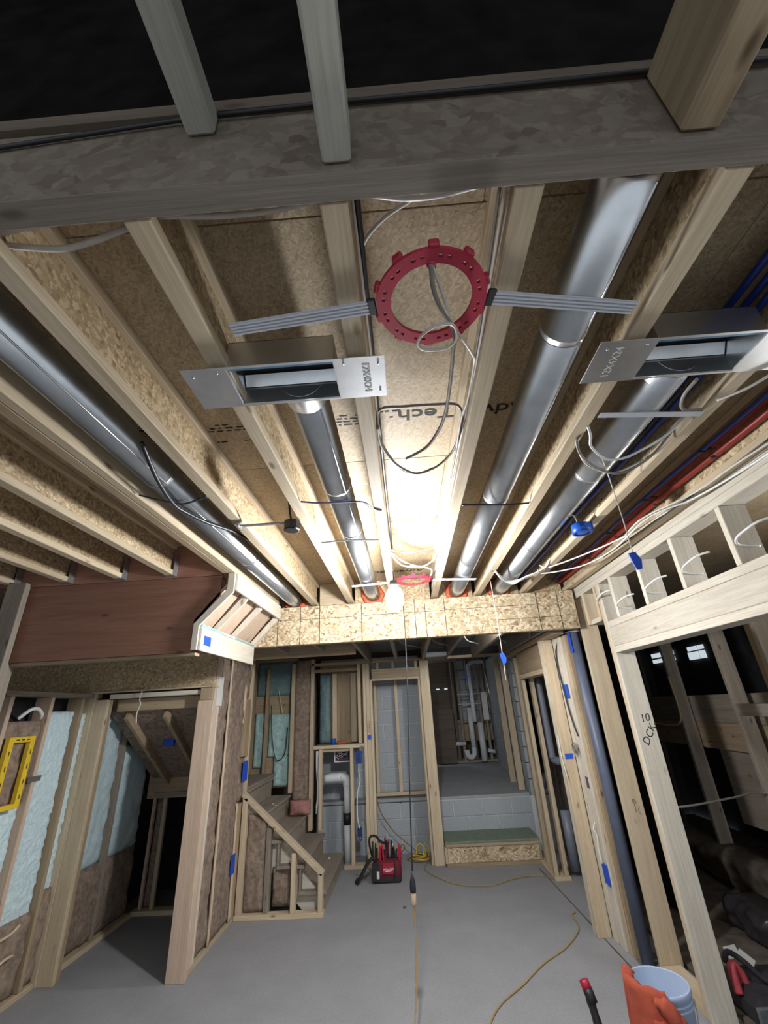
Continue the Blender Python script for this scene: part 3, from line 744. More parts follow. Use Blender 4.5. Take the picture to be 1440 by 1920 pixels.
# nook framing
box('nook_stud', -1.425, -1.375, Y0, Y1, .42, 2.55, wood('pine', 'z'), wf)
box('nook_stud', -.735, -.69, Y0, Y1, 1.40, 2.45, wood('pine', 'z'), wf)
box('nook_sill', -1.374, -.655, Y0-.01, Y1+.02, 1.352, 1.395, wood('pine', 'x'), wf)
box('nook_head', -1.374, -.737, Y0, Y1, 2.36, 2.40, wood('tan', 'x'), wf)
box('low_stud', -1.29, -1.245, Y0, Y1, .42, 1.35, wood('pine', 'z'), wf)
box('low_stud', -.86, -.815, Y0, Y1, .04, 1.35, wood('pine', 'z'), wf)
box('low_cleat', -1.243, -.862, Y0+.04, Y1, 1.31, 1.35, wood('pine', 'x'), wf)
box('bottom_plate', -.955, -.61, Y0, Y1+.03, 0, .042, wood('pine', 'x'), wf)
box('nook_shelf', -1.374, -.737, Y1+.021, 7.2, 1.36, 1.39, wood('tan', 'x'), wf)
box('nook_side_stud', -1.16, -1.09, 7.1, 7.2, 1.40, 2.36, wood('pine', 'z'), wf)
box('nook_side_stud', -.88, -.75, 7.1, 7.2, 1.40, 2.36, wood('pine', 'z'), wf)
box('nook_back_panel', -1.374, -.66, 7.21, 7.24, 1.36, 2.5, wood('tan', 'z'), wf)
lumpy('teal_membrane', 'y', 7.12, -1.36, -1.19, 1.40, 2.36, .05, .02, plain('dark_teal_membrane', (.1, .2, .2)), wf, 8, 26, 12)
# doorway jambs and header
box('door_jamb', -.655, -.612, Y0, Y1, .043, 2.45, wood('pine', 'z'), wf)
box('door_jamb', -.610, -.555, Y0, Y1, .0, 2.45, wood('pine', 'z'), wf)
box('door_jamb', -.553, -.520, Y0+.002, Y1+.05, .0, 2.22, wood('pine', 'z'), wf)
box('door_head', -.52, .19, Y0, Y1, 2.20, 2.235, wood('pine', 'x'), wf)
box('door_head', -.52, .19, Y0, Y1, 2.236, 2.33, wood('tan', 'x'), wf)
box('door_head', -.52, .19, Y0, Y1, 2.331, 2.36, wood('pine', 'x'), wf)
for x in (-.45, -.22, .12): box('cripple', x, x+.04, Y0, Y1, 2.361, 2.45, wood('pine', 'z'), wf)
box('door_jamb', .155, .188, Y0, Y1, 0, 2.20, wood('pine', 'z'), wf)
box('door_post', .190, .325, Y0-.03, Y1+.03, 0, 2.45, wood('pine', 'z'), wf, .006)
box('top_plate', -1.42, 1.62, Y0, Y1, 2.452, 2.49, wood('tan', 'x'), wf)
box('tape', -.608, -.557, Y0-.003, Y0-.0005, 1.44, 1.50, TAPE, wf, .0003)
multi('red_stamp', [(-.60+.013*(k % 2)*1.4, -.592+.013*(k % 2)*1.4, Y0-.0015, Y0-.0003, 1.53+.03*(k//2), 1.55+.03*(k//2)) for k in range(10)], plain('red_ink', (.35, .06, .04), .8), wf)
# inner frame against block wall
Yb = 7.36
box('inner_plate', -.63, .20, Yb, Yb+.09, .665, .71, wood('pine', 'x'), wf)
box('inner_stud', -.545, -.50, Yb, Yb+.09, .711, 2.24, wood('pine', 'z'), wf)
box('inner_stud', -.215, -.165, Yb, Yb+.09, .711, 2.24, wood('pine', 'z'), wf)
box('inner_stud', .155, .20, Yb, Yb+.09, .711, 2.24, wood('pine', 'z'), wf)
box('inner_head', -.63, .20, Yb, Yb+.09, 2.241, 2.28, wood('pine', 'x'), wf)

# concrete block foundation
wb = struct('wall_foundation', (-.3, 7.5, 0))
def blocks(x0, x1, yf, z0, rows, parent, depth=.12, bw=.39, bh=.19, j=.01, axis='y', phase=0, tops=None):
    for r in range(rows):
        z = z0+r*(bh+j); off = -(bw+j)/2 if (r+phase) % 2 else 0
        x = x0+off
        while x < x1-.02:
            a, c = max(x, x0), min(x+bw, x1)
            if c-a > .03:
                if axis == 'y': box('concrete_block', a, c, yf, yf+depth, z, z+bh, CMU, parent, .005)
                else: box('concrete_block', yf, yf+depth, a, c, z, z+bh, CMU, parent, .005)
            x += bw+j
box('mortar_bed', -1.42, .20, 7.517, 7.60, 0, 2.6, MORT, wb, .001)
blocks(-1.41, .20, 7.505, .60, 9, wb, .05, phase=1)
box('mortar_bed', -1.42, .30, 7.312, 7.50, 0, .575, MORT, wb, .001)
blocks(-1.41, .30, 7.300, .0, 3, wb, .05)
box('wall_ledge', -1.42, .30, 7.29, 7.51, .60, .64, SLAB, wb, .006)
# low wall and step under the crawl space opening
box('mortar_bed', .33, 1.9, 7.172, 7.30, 0, .62, MORT, wb, .001)
blocks(.33, 1.60, 7.16, .02, 3, wb, .06, phase=1)
box('crawl_floor', .33, 1.60, 7.165, 7.42, .621, .655, SLAB, wb, .004)
prism('crawl_slope', [(7.42, .50), (7.42, .65), (9.6, .80), (11.5, .80), (11.5, .5)], 'x', -.2, 2.6, SLAB, wb)
box('mortar_bed', 1.632, 1.70, 7.305, 9.7, .5, 2.6, MORT, wb, .001)
blocks(7.17, 9.6, 1.62, .62, 10, wb, .05, axis='x')
box('mortar_bed', .29, .325, 7.0, 9.4, 0, 2.6, SLAB, wb, .001)

sb = thing('wooden_step', (.92, 6.9, 0), 'wooden box step with green top board below the crawl space', 'step')
box('front_panel', .36, 1.495, 6.66, 6.69, .04, .20, OSB, sb)
box('bottom_rail', .34, 1.51, 6.645, 6.70, 0, .039, wood('tan', 'x'), sb)
box('top_rail', .34, 1.51, 6.645, 6.70, .201, .236, wood('tan', 'x'), sb)
box('end_post', .325, .358, 6.645, 6.70, .0395, .2005, wood('pine', 'z'), sb)
box('end_post', 1.497, 1.515, 6.645, 6.70, .0395, .2005, wood('tan', 'z'), sb)
box('top_board', .335, 1.515, 6.64, 7.155, .237, .262, GREEN, sb)
box('side_panel', .335, .36, 6.70, 7.15, 0, .236, wood('tan', 'y'), sb)
box('side_panel', 1.49, 1.515, 6.70, 7.15, 0, .236, wood('tan', 'y'), sb)

# ================================================================ PLUMBING BEHIND (Y = 9.5)
wpl = struct('wall_plumbing', (1.3, 9.5, .8))
for x, tn in ((.90, 'dark'), (1.0, 'grey'), (1.23, 'dark'), (1.40, 'grey'), (1.50, 'grey'), (1.62, 'tan'), (1.74, 'grey')):
    box('stud', x, x+.045, 9.5, 9.59, .84, 2.78, wood(tn, 'z'), wpl)
box('bottom_plate', .5, 1.8, 9.48, 9.6, .80, .84, wood('grey', 'x'), wpl)
box('back_board', .5, 2.6, 10.3, 10.33, .8, 2.8, wood('dark', 'x'), wpl)
box('back_board', .95, 1.75, 9.75, 9.78, 1.15, 1.45, wood('tan', 'x'), wpl)
box('rear_rail', .95, 1.75, 9.72, 9.75, 1.47, 1.53, wood('grey', 'x'), wpl)
box('dark_board', .33, .85, 9.3, 9.33, .82, 1.75, wood('dark', 'x'), wpl)
blocks(1.05, 1.7, 9.95, 1.5, 6, wpl, .06)
dp = thing('drain_pipe', (1.15, 9.4, .9), 'white drain pipe with a trap bend in the crawl space', 'pipe')
tube('vertical_run', [(1.19, 9.42, 1.75), (1.19, 9.42, 1.05)], .045, PVC, dp, sides=12, smooth_n=1)
tube('trap_bend', [(1.19, 9.42, 1.06), (1.185, 9.42, .95), (1.13, 9.42, .90), (1.07, 9.42, .93), (1.05, 9.42, 1.02)], .048, PVC, dp, sides=12)
tube('side_run', [(.72, 9.44, 1.13), (1.05, 9.44, 1.13)], .035, PVC, dp, sides=10, smooth_n=1)
vp = thing('vent_pipe', (1.38, 9.4, .82), 'tall white vent pipe turning over at the top in the crawl space', 'pipe')
tube('riser_pipe', [(1.36, 9.38, .83), (1.36, 9.38, 1.48)], .055, PVC, vp, sides=12, smooth_n=1)
tube('loop_pipe', [(1.27, 9.42, 1.5), (1.27, 9.42, 2.45), (1.29, 9.42, 2.55), (1.38, 9.42, 2.6), (1.6, 9.42, 2.6)], .04, PVC, vp, sides=12)
tube('side_stub', [(1.45, 9.42, 1.0), (1.58, 9.42, .97)], .035, PVC, vp, sides=10, smooth_n=1)
tag(box('access_panel', 1.45, 1.56, 9.40, 9.44, 1.52, 2.02, SHEETW), 'tall white panel standing in the crawl space plumbing', 'panel')
for i, z in enumerate((2.0, 1.82)):
    tag(tube('water_line', [(.98, 9.40, z), (1.44, 9.40, z)], .012, CABLE, sides=8, smooth_n=1), ('upper' if i == 0 else 'lower')+' thin pale water line crossing the crawl space studs', 'pipe', 'thin water lines')
tag(tube('copper_line', [(1.58, 9.40, 2.45), (1.66, 9.38, 1.6), (1.68, 9.37, 1.42)], .014, plain('bright_copper', (.75, .55, .36), .3, .6), sides=8), 'bright slanting copper line beside the white panel', 'pipe')
for k, x in enumerate((.62, .80)):
    tag(box('lit_gap', x, x+.07, 10.2, 10.22, 2.13, 2.155, LITGLASS), 'small lit gap of daylight in the dark crawl space, '+('left' if k == 0 else 'right')+' one', 'window', 'daylight gaps')

# ================================================================ FAR LOW CEILING (joists behind the beam)
cf = struct('ceiling_far', (0, 5.5, 2.45))
for x, ye in ((-1.36, 5.04), (-.955, 5.04), (-.55, 6.745), (-.155, 6.745), (.235, 6.745), (.57, 6.745), (.98, 6.745), (1.39, 6.745)):
    box('far_joist', x, x+.04, 4.295, ye, 2.45, 2.66, wood('grey', 'y'), cf)
box('stair_header', -1.86, -.56, 5.045, 5.085, 2.40, 2.66, wood('tan', 'x'), cf)
for a, c in ((-1.32, -.955), (-.915, -.55)):
    lumpy('foil_batt', 'y', 4.31, a, c, 2.55, 2.66, .7, .004, FOIL, cf, 4, 4, 6)
box('far_deck', -1.86, 1.75, 4.295, 5.04, 2.662, 2.68, FOIL, cf)
box('far_deck', -.56, 1.75, 5.045, 7.3, 2.662, 2.68, FOIL, cf)
box('far_deck', .3, 2.6, 7.3, 10.4, 2.70, 2.72, wood('dark', 'y'), cf)
box('side_board', 1.44, 1.56, 4.40, 6.745, 2.40, 2.449, wood('tan', 'y'), cf)
fr = thing('ceiling_register', (.44, 6.3, 2.44), 'shiny flat metal boot between the far joists', 'register boot')
box('pan', .28, .565, 6.15, 6.42, 2.455, 2.49, GALV, fr)
for k in range(3): box('fold', .285, .56, 6.17+.08*k, 6.20+.08*k, 2.447, 2.4545, GALV, fr, .001)
for k in range(5):
    x = -.1+.35*k
    cable('bundle_cable', [(x, 4.6, 2.50), (x+.1, 5.0, 2.47), (x+.25, 5.4, 2.485), (x+.35, 5.8, 2.52)], .008, GREYC, 'grey cable sagging under the far joists, number %s from the left' % ('one', 'two', 'three', 'four', 'five')[k], 'cables under the far joists')

# ================================================================ RIGHT FRAMED WALL (x = 1.69)
wr = struct('wall_right', (1.76, 3.0, 0))
XA, XB = 1.69, 1.83
yn = .2
box('top_plate', XA, XB, yn, 4.34, 2.752, 2.797, wood('pale', 'y'), wr)
box('top_plate', XA, XB, yn, 4.34, 2.705, 2.751, wood('pale', 'y'), wr)
for y in (.80, 1.24, 1.69, 2.125, 2.585, 3.025, 3.475):
    box('cripple', XA, XB, y, y+.038, 2.386, 2.704, wood('pale', 'z'), wr)
box('header_plate', XA, XB, yn, 3.698, 2.338, 2.385, wood('pale', 'y'), wr)
box('header_board', XA+.002, XB, yn, 3.698, 2.188, 2.337, wood('pale', 'y'), wr)
box('header_plate', XA, XB, yn, 3.698, 2.140, 2.187, wood('pale', 'y'), wr)
box('trimmer_stud', XA, XB+.01, 3.70, 3.738, 0, 2.704, wood('pale', 'z'), wr)
box('king_stud', XA, XB+.01, 3.740, 3.776, 0, 2.704, wood('pine', 'z'), wr)
box('stud', XA, XB+.02, 4.27, 4.308, 0, 2.704, wood('pine', 'z'), wr)
box('stud', XA, XB, 3.80, 3.835, 2.42, 2.704, wood('pine', 'z'), wr)
box('stud', XA, XB, 4.06, 4.10, 2.42, 2.704, wood('pine', 'z'), wr)
box('block', XA+.02, XB, 3.84, 4.058, 2.42, 2.46, wood('pale', 'y'), wr)
box('bottom_plate', XA, XB, 3.78, 4.268, 0, .04, wood('pine', 'y'), wr)
for yy, z in ((3.475, 2.47), (3.025, 2.48), (2.585, 2.49), (2.125, 2.50), (1.69, 2.52), (3.8, 2.58)):
    cable('looped_cable', [(1.80, yy-.015, z-.03), (1.70, yy-.02, z-.02), (1.665, yy-.06, z), (1.66, yy-.14, z+.015), (1.68, yy-.20, z+.03), (1.72, yy-.24, z+.035)], .006, WHITE, 'white cable loop poking through the right wall ladder frame, '+{3.475: 'second from the beam', 3.025: 'third from the beam', 2.585: 'fourth from the beam', 2.125: 'fifth from the beam', 1.69: 'nearest the camera', 3.8: 'closest to the beam'}[yy], 'cable loops in the ladder frame')
# writing on the near post, on the face towards the room entry
text_mesh('handwriting', '10', .075, (1.775, 3.6992, 1.66), basis((1, 0, .15), (-.15, 0, 1)), INK, wr, .2, .0004)
text_mesh('handwriting', 'DCK-', .075, (1.785, 3.6992, 1.56), basis((.6, 0, .8), (-.8, 0, .6)), INK, wr, .1, .0004)
for pts in ([(1.80, 4.269, 1.02), (1.78, 4.269, 1.05), (1.76, 4.269, 1.02)], [(1.78, 4.269, 1.05), (1.78, 4.269, .96)], [(1.815, 4.269, 1.0), (1.80, 4.269, .97), (1.815, 4.269, .94)]):
    tube('pencil_mark', pts, .0015, INK, wr, sides=4, smooth_n=3)
# blue grey column under the beam end
cl = thing('support_column', (1.645, 4.40, 0), 'blue grey steel pipe column at the right end of the strand board beam', 'column')
lathe('pipe', [(.046, 0), (.046, 2.40)], (1.642, 4.38, .006), COLB, cl, 24)
box('base_plate', 1.58, 1.688, 4.325, 4.435, 0, .006, STEEL, cl, .001)
box('cap_plate', 1.58, 1.688, 4.325, 4.435, 2.407, 2.415, STEEL, cl, .001)
box('blue_tag', 1.588, 1.594, 4.34, 4.40, 2.22, 2.40, TAPE, cl, .001)

# right wall beyond the beam
wrf = struct('wall_right_far', (1.6, 5.3, 0))
box('stud', 1.585, 1.72, 4.45, 4.488, 0, 2.40, wood('tan', 'z'), wrf)
box('stud', 1.580, 1.72, 4.49, 4.56, 0, 2.40, wood('pine', 'z'), wrf)
box('stud', 1.565, 1.70, 4.565, 4.70, 0, 2.40, wood('pale', 'z'), wrf)
box('stud', 1.557, 1.70, 4.702, 4.785, 0, 2.40, wood('pale', 'z'), wrf)
box('corner_post', 1.437, 1.555, 4.79, 4.83, 0, 2.40, wood('pine', 'z'), wrf)
box('corner_post', 1.437, 1.555, 4.832, 4.90, 0, 2.40, wood('pale', 'z'), wrf)
box('opening_head', 1.46, 1.60, 4.902, 6.06, 2.08, 2.13, wood('pine', 'y'), wrf)
box('opening_head', 1.47, 1.59, 4.902, 6.06, 2.132, 2.39, wood('tan', 'y'), wrf)
for x, y in ((1.49, 6.08), (1.525, 6.5), (1.56, 6.64), (1.60, 6.08)):
    box('stud', x, x+.045, y, y+.09, .04, 2.39 if x < 1.59 else 2.2, wood('pine', 'z'), wrf)
box('bottom_plate', 1.48, 1.66, 6.06, 6.19, 0, .039, wood('pine', 'x'), wrf)
box('bottom_plate', 1.48, 1.62, 6.195, 6.74, 0, .039, wood('pine', 'y'), wrf)
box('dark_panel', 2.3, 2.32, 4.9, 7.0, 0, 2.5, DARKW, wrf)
for y in (7.35, 7.9): box('stud', 1.50, 1.59, y, y+.042, .66, 2.5, wood('pine', 'z'), wrf)
box('tape', 1.46, 1.535, 4.787, 4.7895, 1.30, 1.345, TAPE, wrf, .0003)
box('tape', 1.552, 1.5565, 4.60, 4.69, 1.83, 1.95, TAPE, wrf, .001)
box('tape', 1.545, 1.5645, 4.58, 4.66, .40, .54, TAPE, wrf, .003)
box('outlet_patch', 1.562, 1.5655, 4.60, 4.66, 1.08, 1.17, plain('purple_patch', (.10, .06, .10), .7), wrf, .001)
tag(tube('waste_pipe', [(1.73, 6.2, 2.15), (1.73, 6.2, 1.25), (1.735, 6.2, 1.17), (1.78, 6.2, 1.13), (1.86, 6.2, 1.13)], .045, PIPEG, sides=14, smooth_n=5), 'grey blue waste pipe behind the right doorway studs', 'pipe')
tag(tube('waste_pipe', [(1.76, 6.2, .62), (1.76, 6.2, .05)], .055, PIPEG, sides=14, smooth_n=1), 'dark grey lower pipe standing behind the right doorway studs', 'pipe')
g = 'thin black wires on the right posts'
for k, dy in enumerate((0, .03, .055)):
    cable('thin_wire', [(1.575, 4.70-dy, 2.40), (1.548, 4.74-dy*.6, 2.2), (1.548, 4.72-dy*.7, 1.9), (1.548, 4.66-dy*.4, 1.65), (1.555, 4.60-dy*.3, 1.50)], .0035, BLACK, 'thin black wire hanging down the pale right post, '+('first', 'middle', 'last')[k]+' of three side by side', g)
wbn = thing('wire_bundle', (1.54, 4.70, 1.36), 'tangled coil of bare wire ends on the right posts', 'wire bundle')
for k in range(5):
    a = random.uniform(0, 6)
    tube('wire_loop', [(1.545+random.uniform(-.02, .01), 4.70+.05*math.cos(a+i*1.1)*random.uniform(.6, 1.1), 1.40+.05*math.sin(a+i*1.1)*random.uniform(.6, 1.1)) for i in range(6)], .004, GREYC, wbn, closed=True, sides=6, smooth_n=4)
cable('cut_wire', [(1.555, 4.63, .83), (1.53, 4.63, .78), (1.545, 4.62, .74), (1.535, 4.62, .64), (1.54, 4.62, .54)], .005, WHITE, 'white cut wire above the low blue tape on the right post')
cable('cut_wire', [(1.432, 4.80, 1.50), (1.425, 4.79, 1.36), (1.43, 4.78, 1.25), (1.438, 4.77, 1.15)], .005, WHITE, 'white wire with a blue end hanging on the corner post')

# ================================================================ RIGHT SIDE ROOM
ws = struct('wall_storage', (3.2, 5.0, 0))
for y, x in ((5.78, 3.2), (4.72, 3.15), (4.05, 3.1), (3.3, 3.1)):
    box('stud', x, x+.14, y, y+.045, 0, 2.6, wood('grey', 'z'), ws)
box('plank', 3.36, 3.39, 3.2, 6.9, 1.50, 1.78, wood('grey', 'y'), ws)
box('plank', 3.36, 3.39, 3.2, 6.9, 1.235, 1.498, wood('tan', 'y'), ws)
box('plank', 3.40, 3.43, 3.2, 5.6, .55, 1.233, wood('grey', 'y'), ws)
box('rail', 3.0, 3.09, 2.9, 4.5, 1.60, 1.70, wood('grey', 'y'), ws)
box('wide_panel', 3.42, 3.46, 2.6, 4.6, 1.8, 2.75, wood('tan', 'z'), ws)
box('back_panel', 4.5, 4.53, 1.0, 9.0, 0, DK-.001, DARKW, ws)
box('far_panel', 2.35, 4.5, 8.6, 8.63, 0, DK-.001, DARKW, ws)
for x, tn in ((3.0, 'dark'), (3.9, 'dark')): box('stud', x, x+.05, 7.8, 7.9, 0, 2.6, wood(tn, 'z'), ws)
wi = thing('glass_window', (4.49, 7.4, 2.2), 'small lit window panes far behind the right side room', 'window')
for y0, y1, z0, z1 in ((7.75, 8.45, 2.40, 2.47), (7.75, 8.45, 2.31, 2.37), (7.12, 7.35, 2.40, 2.46), (7.12, 7.37, 2.27, 2.38), (6.95, 7.09, 2.27, 2.38), (6.95, 7.09, 2.40, 2.46), (6.6, 6.75, 2.42, 2.46)):
    box('pane', 4.47, 4.485, y0, y1, z0, z1, LITGLASS, wi, .001)
bl = tag(lumpy('blue_tarp', 'x', 2.75, 3.35, 3.95, .03, .38, .35, .05, plain('dark_blue_tarp', (.03, .05, .13), .5, 0, .4, 10, .4), None, 18, 12, 8), 'dark blue tarp bundle on the ground of the right side room', 'tarp')
rd = tag(lumpy('dirt_heap', 'x', 3.05, 4.6, 6.8, .03, .34, .3, .07, DIRT, None, 30, 10, 5), 'dark heap of soil and debris in the right side room', 'heap')
cable('side_room_cable', [(1.90, 4.05, 1.02), (2.2, 4.2, 1.0), (2.7, 4.5, .98), (3.12, 4.7, .97), (3.12, 4.2, .9), (3.1, 3.9, 1.05), (3.09, 3.6, 1.4)], .008, GREYC, 'grey cable strung across the right side room studs')
cable('tan_wire', [(3.18, 5.76, 2.0), (3.17, 5.72, 1.7), (3.16, 5.75, 1.52), (3.17, 6.0, 1.46), (3.2, 6.5, 1.48)], .012, plain('tan_wire', (.48, .36, .2), .6), 'tan wire looping off a stud in the right side room')
bagp = tag(lumpy('plastic_bag', 'x', 2.55, 4.35, 4.85, .03, .24, .3, .04, plain('black_bag', (.04, .035, .04), .3, 0, .3, 12, .3), None, 20, 12, 9), 'black plastic bag slumped on the ground of the right side room', 'bag')

# ================================================================ CABLES OVERHEAD
cable('grey_cable', [(0.124, 0.69, 2.785), (0.131, 0.743, 2.77), (0.152, 0.8, 2.765), (0.182, 0.85, 2.76), (0.198, 0.892, 2.76), (0.198, 0.941, 2.76), (0.201, 1.039, 2.76), (0.2, 1.194, 2.76), (0.186, 1.315, 2.76), (0.14, 1.445, 2.76), (0.059, 1.522, 2.76)], .006, GREYC, 'grey cable hanging from the near red ring with its cut end behind')
cable('pale_cable', [(0.128, 0.695, 2.785), (0.157, 0.769, 2.775), (0.185, 0.854, 2.775), (0.231, 0.934, 2.78), (0.269, 1.011, 2.80), (0.284, 1.07, 2.82), (0.288, 1.259, 2.83), (0.28, 1.389, 2.84), (.285, 1.6, 2.85)], .0042, CABLE, 'pale cable crossing the near red ring to the joist on its right')
tag(tube('cable_loop', [(0.185, 0.842, 2.75), (0.138, 0.844, 2.75), (0.1, 0.877, 2.75), (0.096, 0.907, 2.75), (0.12, 0.925, 2.75), (0.177, 0.923, 2.75), (0.201, 0.887, 2.75)], .0045, CABLE, closed=True), 'small loop of pale cable under the edge of the near red ring', 'cable')
tag(tube('cable_coil', [(0.290, 1.526, 2.86), (0.27, 1.66, 2.86), (0.212, 1.763, 2.855), (0.125, 1.811, 2.85), (0.048, 1.78, 2.855), (-0.01, 1.652, 2.86), (-0.045, 1.519, 2.865), (-0.048, 1.389, 2.87), (-0.025, 1.325, 2.87), (0.064, 1.323, 2.87), (0.185, 1.325, 2.87), (0.262, 1.337, 2.87), (0.288, 1.399, 2.865), (0.29, 1.47, 2.86)], .0055, GREYC, closed=True), 'wide coil of grey cable hung between the two centre joists', 'cable')
cable('grey_cable', [(-0.047, 1.396, 2.84), (-0.042, 1.53, 2.84), (0.011, 1.682, 2.84), (0.084, 1.771, 2.835), (0.135, 1.773, 2.83), (0.189, 1.745, 2.835)], .006, GREYC, 'short grey cable end lying against the wide cable coil')
cable('tan_cable', [(-.048, 2.904, 2.86), (.051, 2.971, 2.85), (.167, 2.947, 2.85), (.285, 2.911, 2.86)], .005, GREYC, 'thin cable crossing between the centre joists before the far red ring')
cable('white_cable', [(-.05, 2.985, 2.86), (.05, 3.171, 2.84), (.176, 3.265, 2.83), (.263, 3.15, 2.84), (.288, 2.969, 2.86)], .0055, CABLE, 'white cable swagged between the centre joists before the far red ring')
cable('white_cable', [(-.05, 2.904, 2.82), (.027, 3.148, 2.81), (.171, 3.206, 2.81), (.26, 3.34, 2.81), (.23, 3.687, 2.82), (.2, 4.1, 2.86)], .0055, CABLE, 'lower white cable swagged past the far red ring')
cable('white_cable', [(-.05, 0.764, 2.9), (-.042, 0.72, 2.9), (-.019, 0.681, 2.9), (.027, 0.641, 2.9), (.084, 0.61, 2.9), (.15, 0.57, 2.9)], .005, CABLE, 'pale cable curving up behind the weathered beam beside the centre joist')
cable('white_cable', [(-.909, 0.605, 2.87), (-.84, 0.618, 2.865), (-.746, 0.627, 2.86), (-.669, 0.619, 2.865), (-.585, 0.602, 2.87), (-.54, .60, 2.875)], .0075, CABLE, 'thick white cable at the upper left behind the weathered beam')
cable('white_cable', [(-.898, 0.593, 2.87), (-.784, 0.579, 2.87), (-.671, 0.576, 2.87), (-.488, 0.58, 2.868), (-.368, 0.588, 2.865), (-.246, 0.59, 2.868), (-.121, 0.577, 2.87)], .006, CABLE, 'long white cable running just behind the weathered beam on the left')
cable('white_cable', [(-.05, 0.57, 2.875), (.0, 0.577, 2.87), (.07, 0.588, 2.868), (.142, 0.588, 2.868), (.218, 0.578, 2.87), (.28, .57, 2.875)], .006, WHITE, 'short bright white cable behind the weathered beam at its middle')
cable('black_cable', [(-.04, 0.56, 2.9), (-.04, .9, 2.895), (-.043, 1.4, 2.90), (-.045, 2.2, 2.905), (-.045, 3.0, 2.905)], .008, BLACK, 'black cable running along the right side of the centre joist')
cable('tan_cable', [(-.05, 0.56, 2.87), (-.045, .9, 2.865), (-.045, 1.3, 2.86), (-.048, 1.5, 2.85)], .004, CABLE, 'thin tan cable beside the black one on the centre joist')
for k, dz in enumerate((.03, .06, .09)):
    cable('joist_cable', [(.300-.006*k+.004, .56, JB+dz+.03), (.312, 1.2, JB+dz+.028), (.305, 1.9, JB+dz+.03), (.312, 2.7, JB+dz+.026), (.305, 3.5, JB+dz+.03), (.31, 4.3, JB+dz+.03)], .0045, (CABLE, WHITE, GREYC)[k], 'cable stapled along the joist right of the red rings, '+('lowest', 'middle', 'highest')[k]+' of three', 'cables along the joist right of the rings')
bn = thing('cable_bundle', (.92, 3.55, 2.79), 'bundle of white cables spanning the joists above the hanging blue tag', 'cable bundle')
for k in range(6):
    j = lambda: random.uniform(-.03, .03)
    tube('strand', [(.78, 3.45+j(), 2.80), (.86, 3.58+j(), 2.765+j()*.4), (.96, 3.66+j(), 2.755+j()*.4), (1.06, 3.56+j()*2, 2.77), (1.16, 3.40+j()*2, 2.785), (1.185, 3.3+j(), 2.83)], .0055, WHITE if k % 2 else CABLE, bn, sides=6)
g = 'white cables sweeping along the right wall top'
for k, (pts, mt, l) in enumerate((
    ([(1.15, 3.45, 2.83), (1.199, 3.375, 2.79), (1.372, 3.045, 2.78), (1.521, 2.701, 2.785), (1.585, 2.372, 2.79), (1.66, 2.147, 2.79), (1.68, 1.748, 2.79), (1.68, 1.3, 2.79)], WHITE, 'white cable sweeping from the bundle up along the right wall top, uppermost'),
    ([(1.17, 3.58, 2.83), (1.196, 3.521, 2.78), (1.443, 3.353, 2.775), (1.539, 2.991, 2.78), (1.494, 2.412, 2.78), (1.622, 2.181, 2.78), (1.685, 1.791, 2.78), (1.685, 1.4, 2.785)], WHITE, 'white cable sweeping along the right wall top, below the uppermost one'),
    ([(1.55, 2.9, 2.79), (1.464, 2.447, 2.78), (1.58, 2.11, 2.78), (1.598, 1.811, 2.78), (1.648, 1.5, 2.785)], CABLE, 'tan cable crossing the white ones at the right wall top'),
    ([(1.56, 3.2, 2.79), (1.575, 2.6, 2.785), (1.60, 2.1, 2.785), (1.61, 1.6, 2.79)], BLACK, 'black wire beside the white cables at the right wall top'))):
    cable('wall_top_cable', pts, .0055 if k < 3 else .004, mt, l, g)
g = 'cable loops under the right round duct'
for k, (pts, l) in enumerate((
    ([(.775, 1.50, 2.80), (.763, 1.526, 2.79), (.803, 1.601, 2.765), (.893, 1.689, 2.75), (1.002, 1.752, 2.745), (1.075, 1.728, 2.75), (1.13, 1.642, 2.77), (1.185, 1.56, 2.83)], 'lowest grey cable loop under the right round duct'),
    ([(.78, 1.44, 2.80), (.80, 1.48, 2.78), (.829, 1.551, 2.77), (.919, 1.639, 2.76), (.992, 1.649, 2.76), (1.05, 1.603, 2.765), (1.12, 1.513, 2.78), (1.185, 1.45, 2.83)], 'upper white cable loop under the right round duct'),
    ([(.78, 1.55, 2.81), (.791, 1.586, 2.78), (.858, 1.683, 2.765), (.957, 1.753, 2.76), (1.046, 1.79, 2.77), (1.18, 1.8, 2.83)], 'middle grey cable loop under the right round duct'))):
    cable('cable_loop', pts, .0055, (GREYC, WHITE, CABLE)[k], l, g)
tag(stick('strap', (.785, 1.352, 2.785), (1.19, 1.392, 2.785), .030, .003, GREYP), 'grey plastic strap under the right round duct near the boot', 'strap')
cable('grey_cable', [(1.19, 1.385, 2.80), (1.10, 1.36, 2.79), (1.05, 1.272, 2.785), (1.05, 1.19, 2.79)], .006, GREYC, 'grey cable rising from the plastic strap to the right boot')
cable('white_cable', [(1.20, 1.32, 2.79), (1.239, 1.236, 2.77), (1.29, 1.15, 2.775), (1.40, 1.0, 2.80)], .005, CABLE, 'white cable crossing below the right edge boot')
cable('black_strap', [(-1.20, 1.742, 2.80), (-1.10, 1.793, 2.785), (-1.028, 1.834, 2.785), (-.90, 1.80, 2.80)], .008, BLACK, 'black strap under the leftmost round duct', cat='strap', flat=.3)
cable('black_cable', [(-.99, 1.387, 2.84), (-1.03, 1.59, 2.79), (-1.07, 1.815, 2.78), (-1.06, 1.939, 2.785), (-1.02, 2.083, 2.79), (-.97, 2.284, 2.82), (-.93, 2.5, 2.84)], .009, BLACK, 'black cable looping under the leftmost round duct')
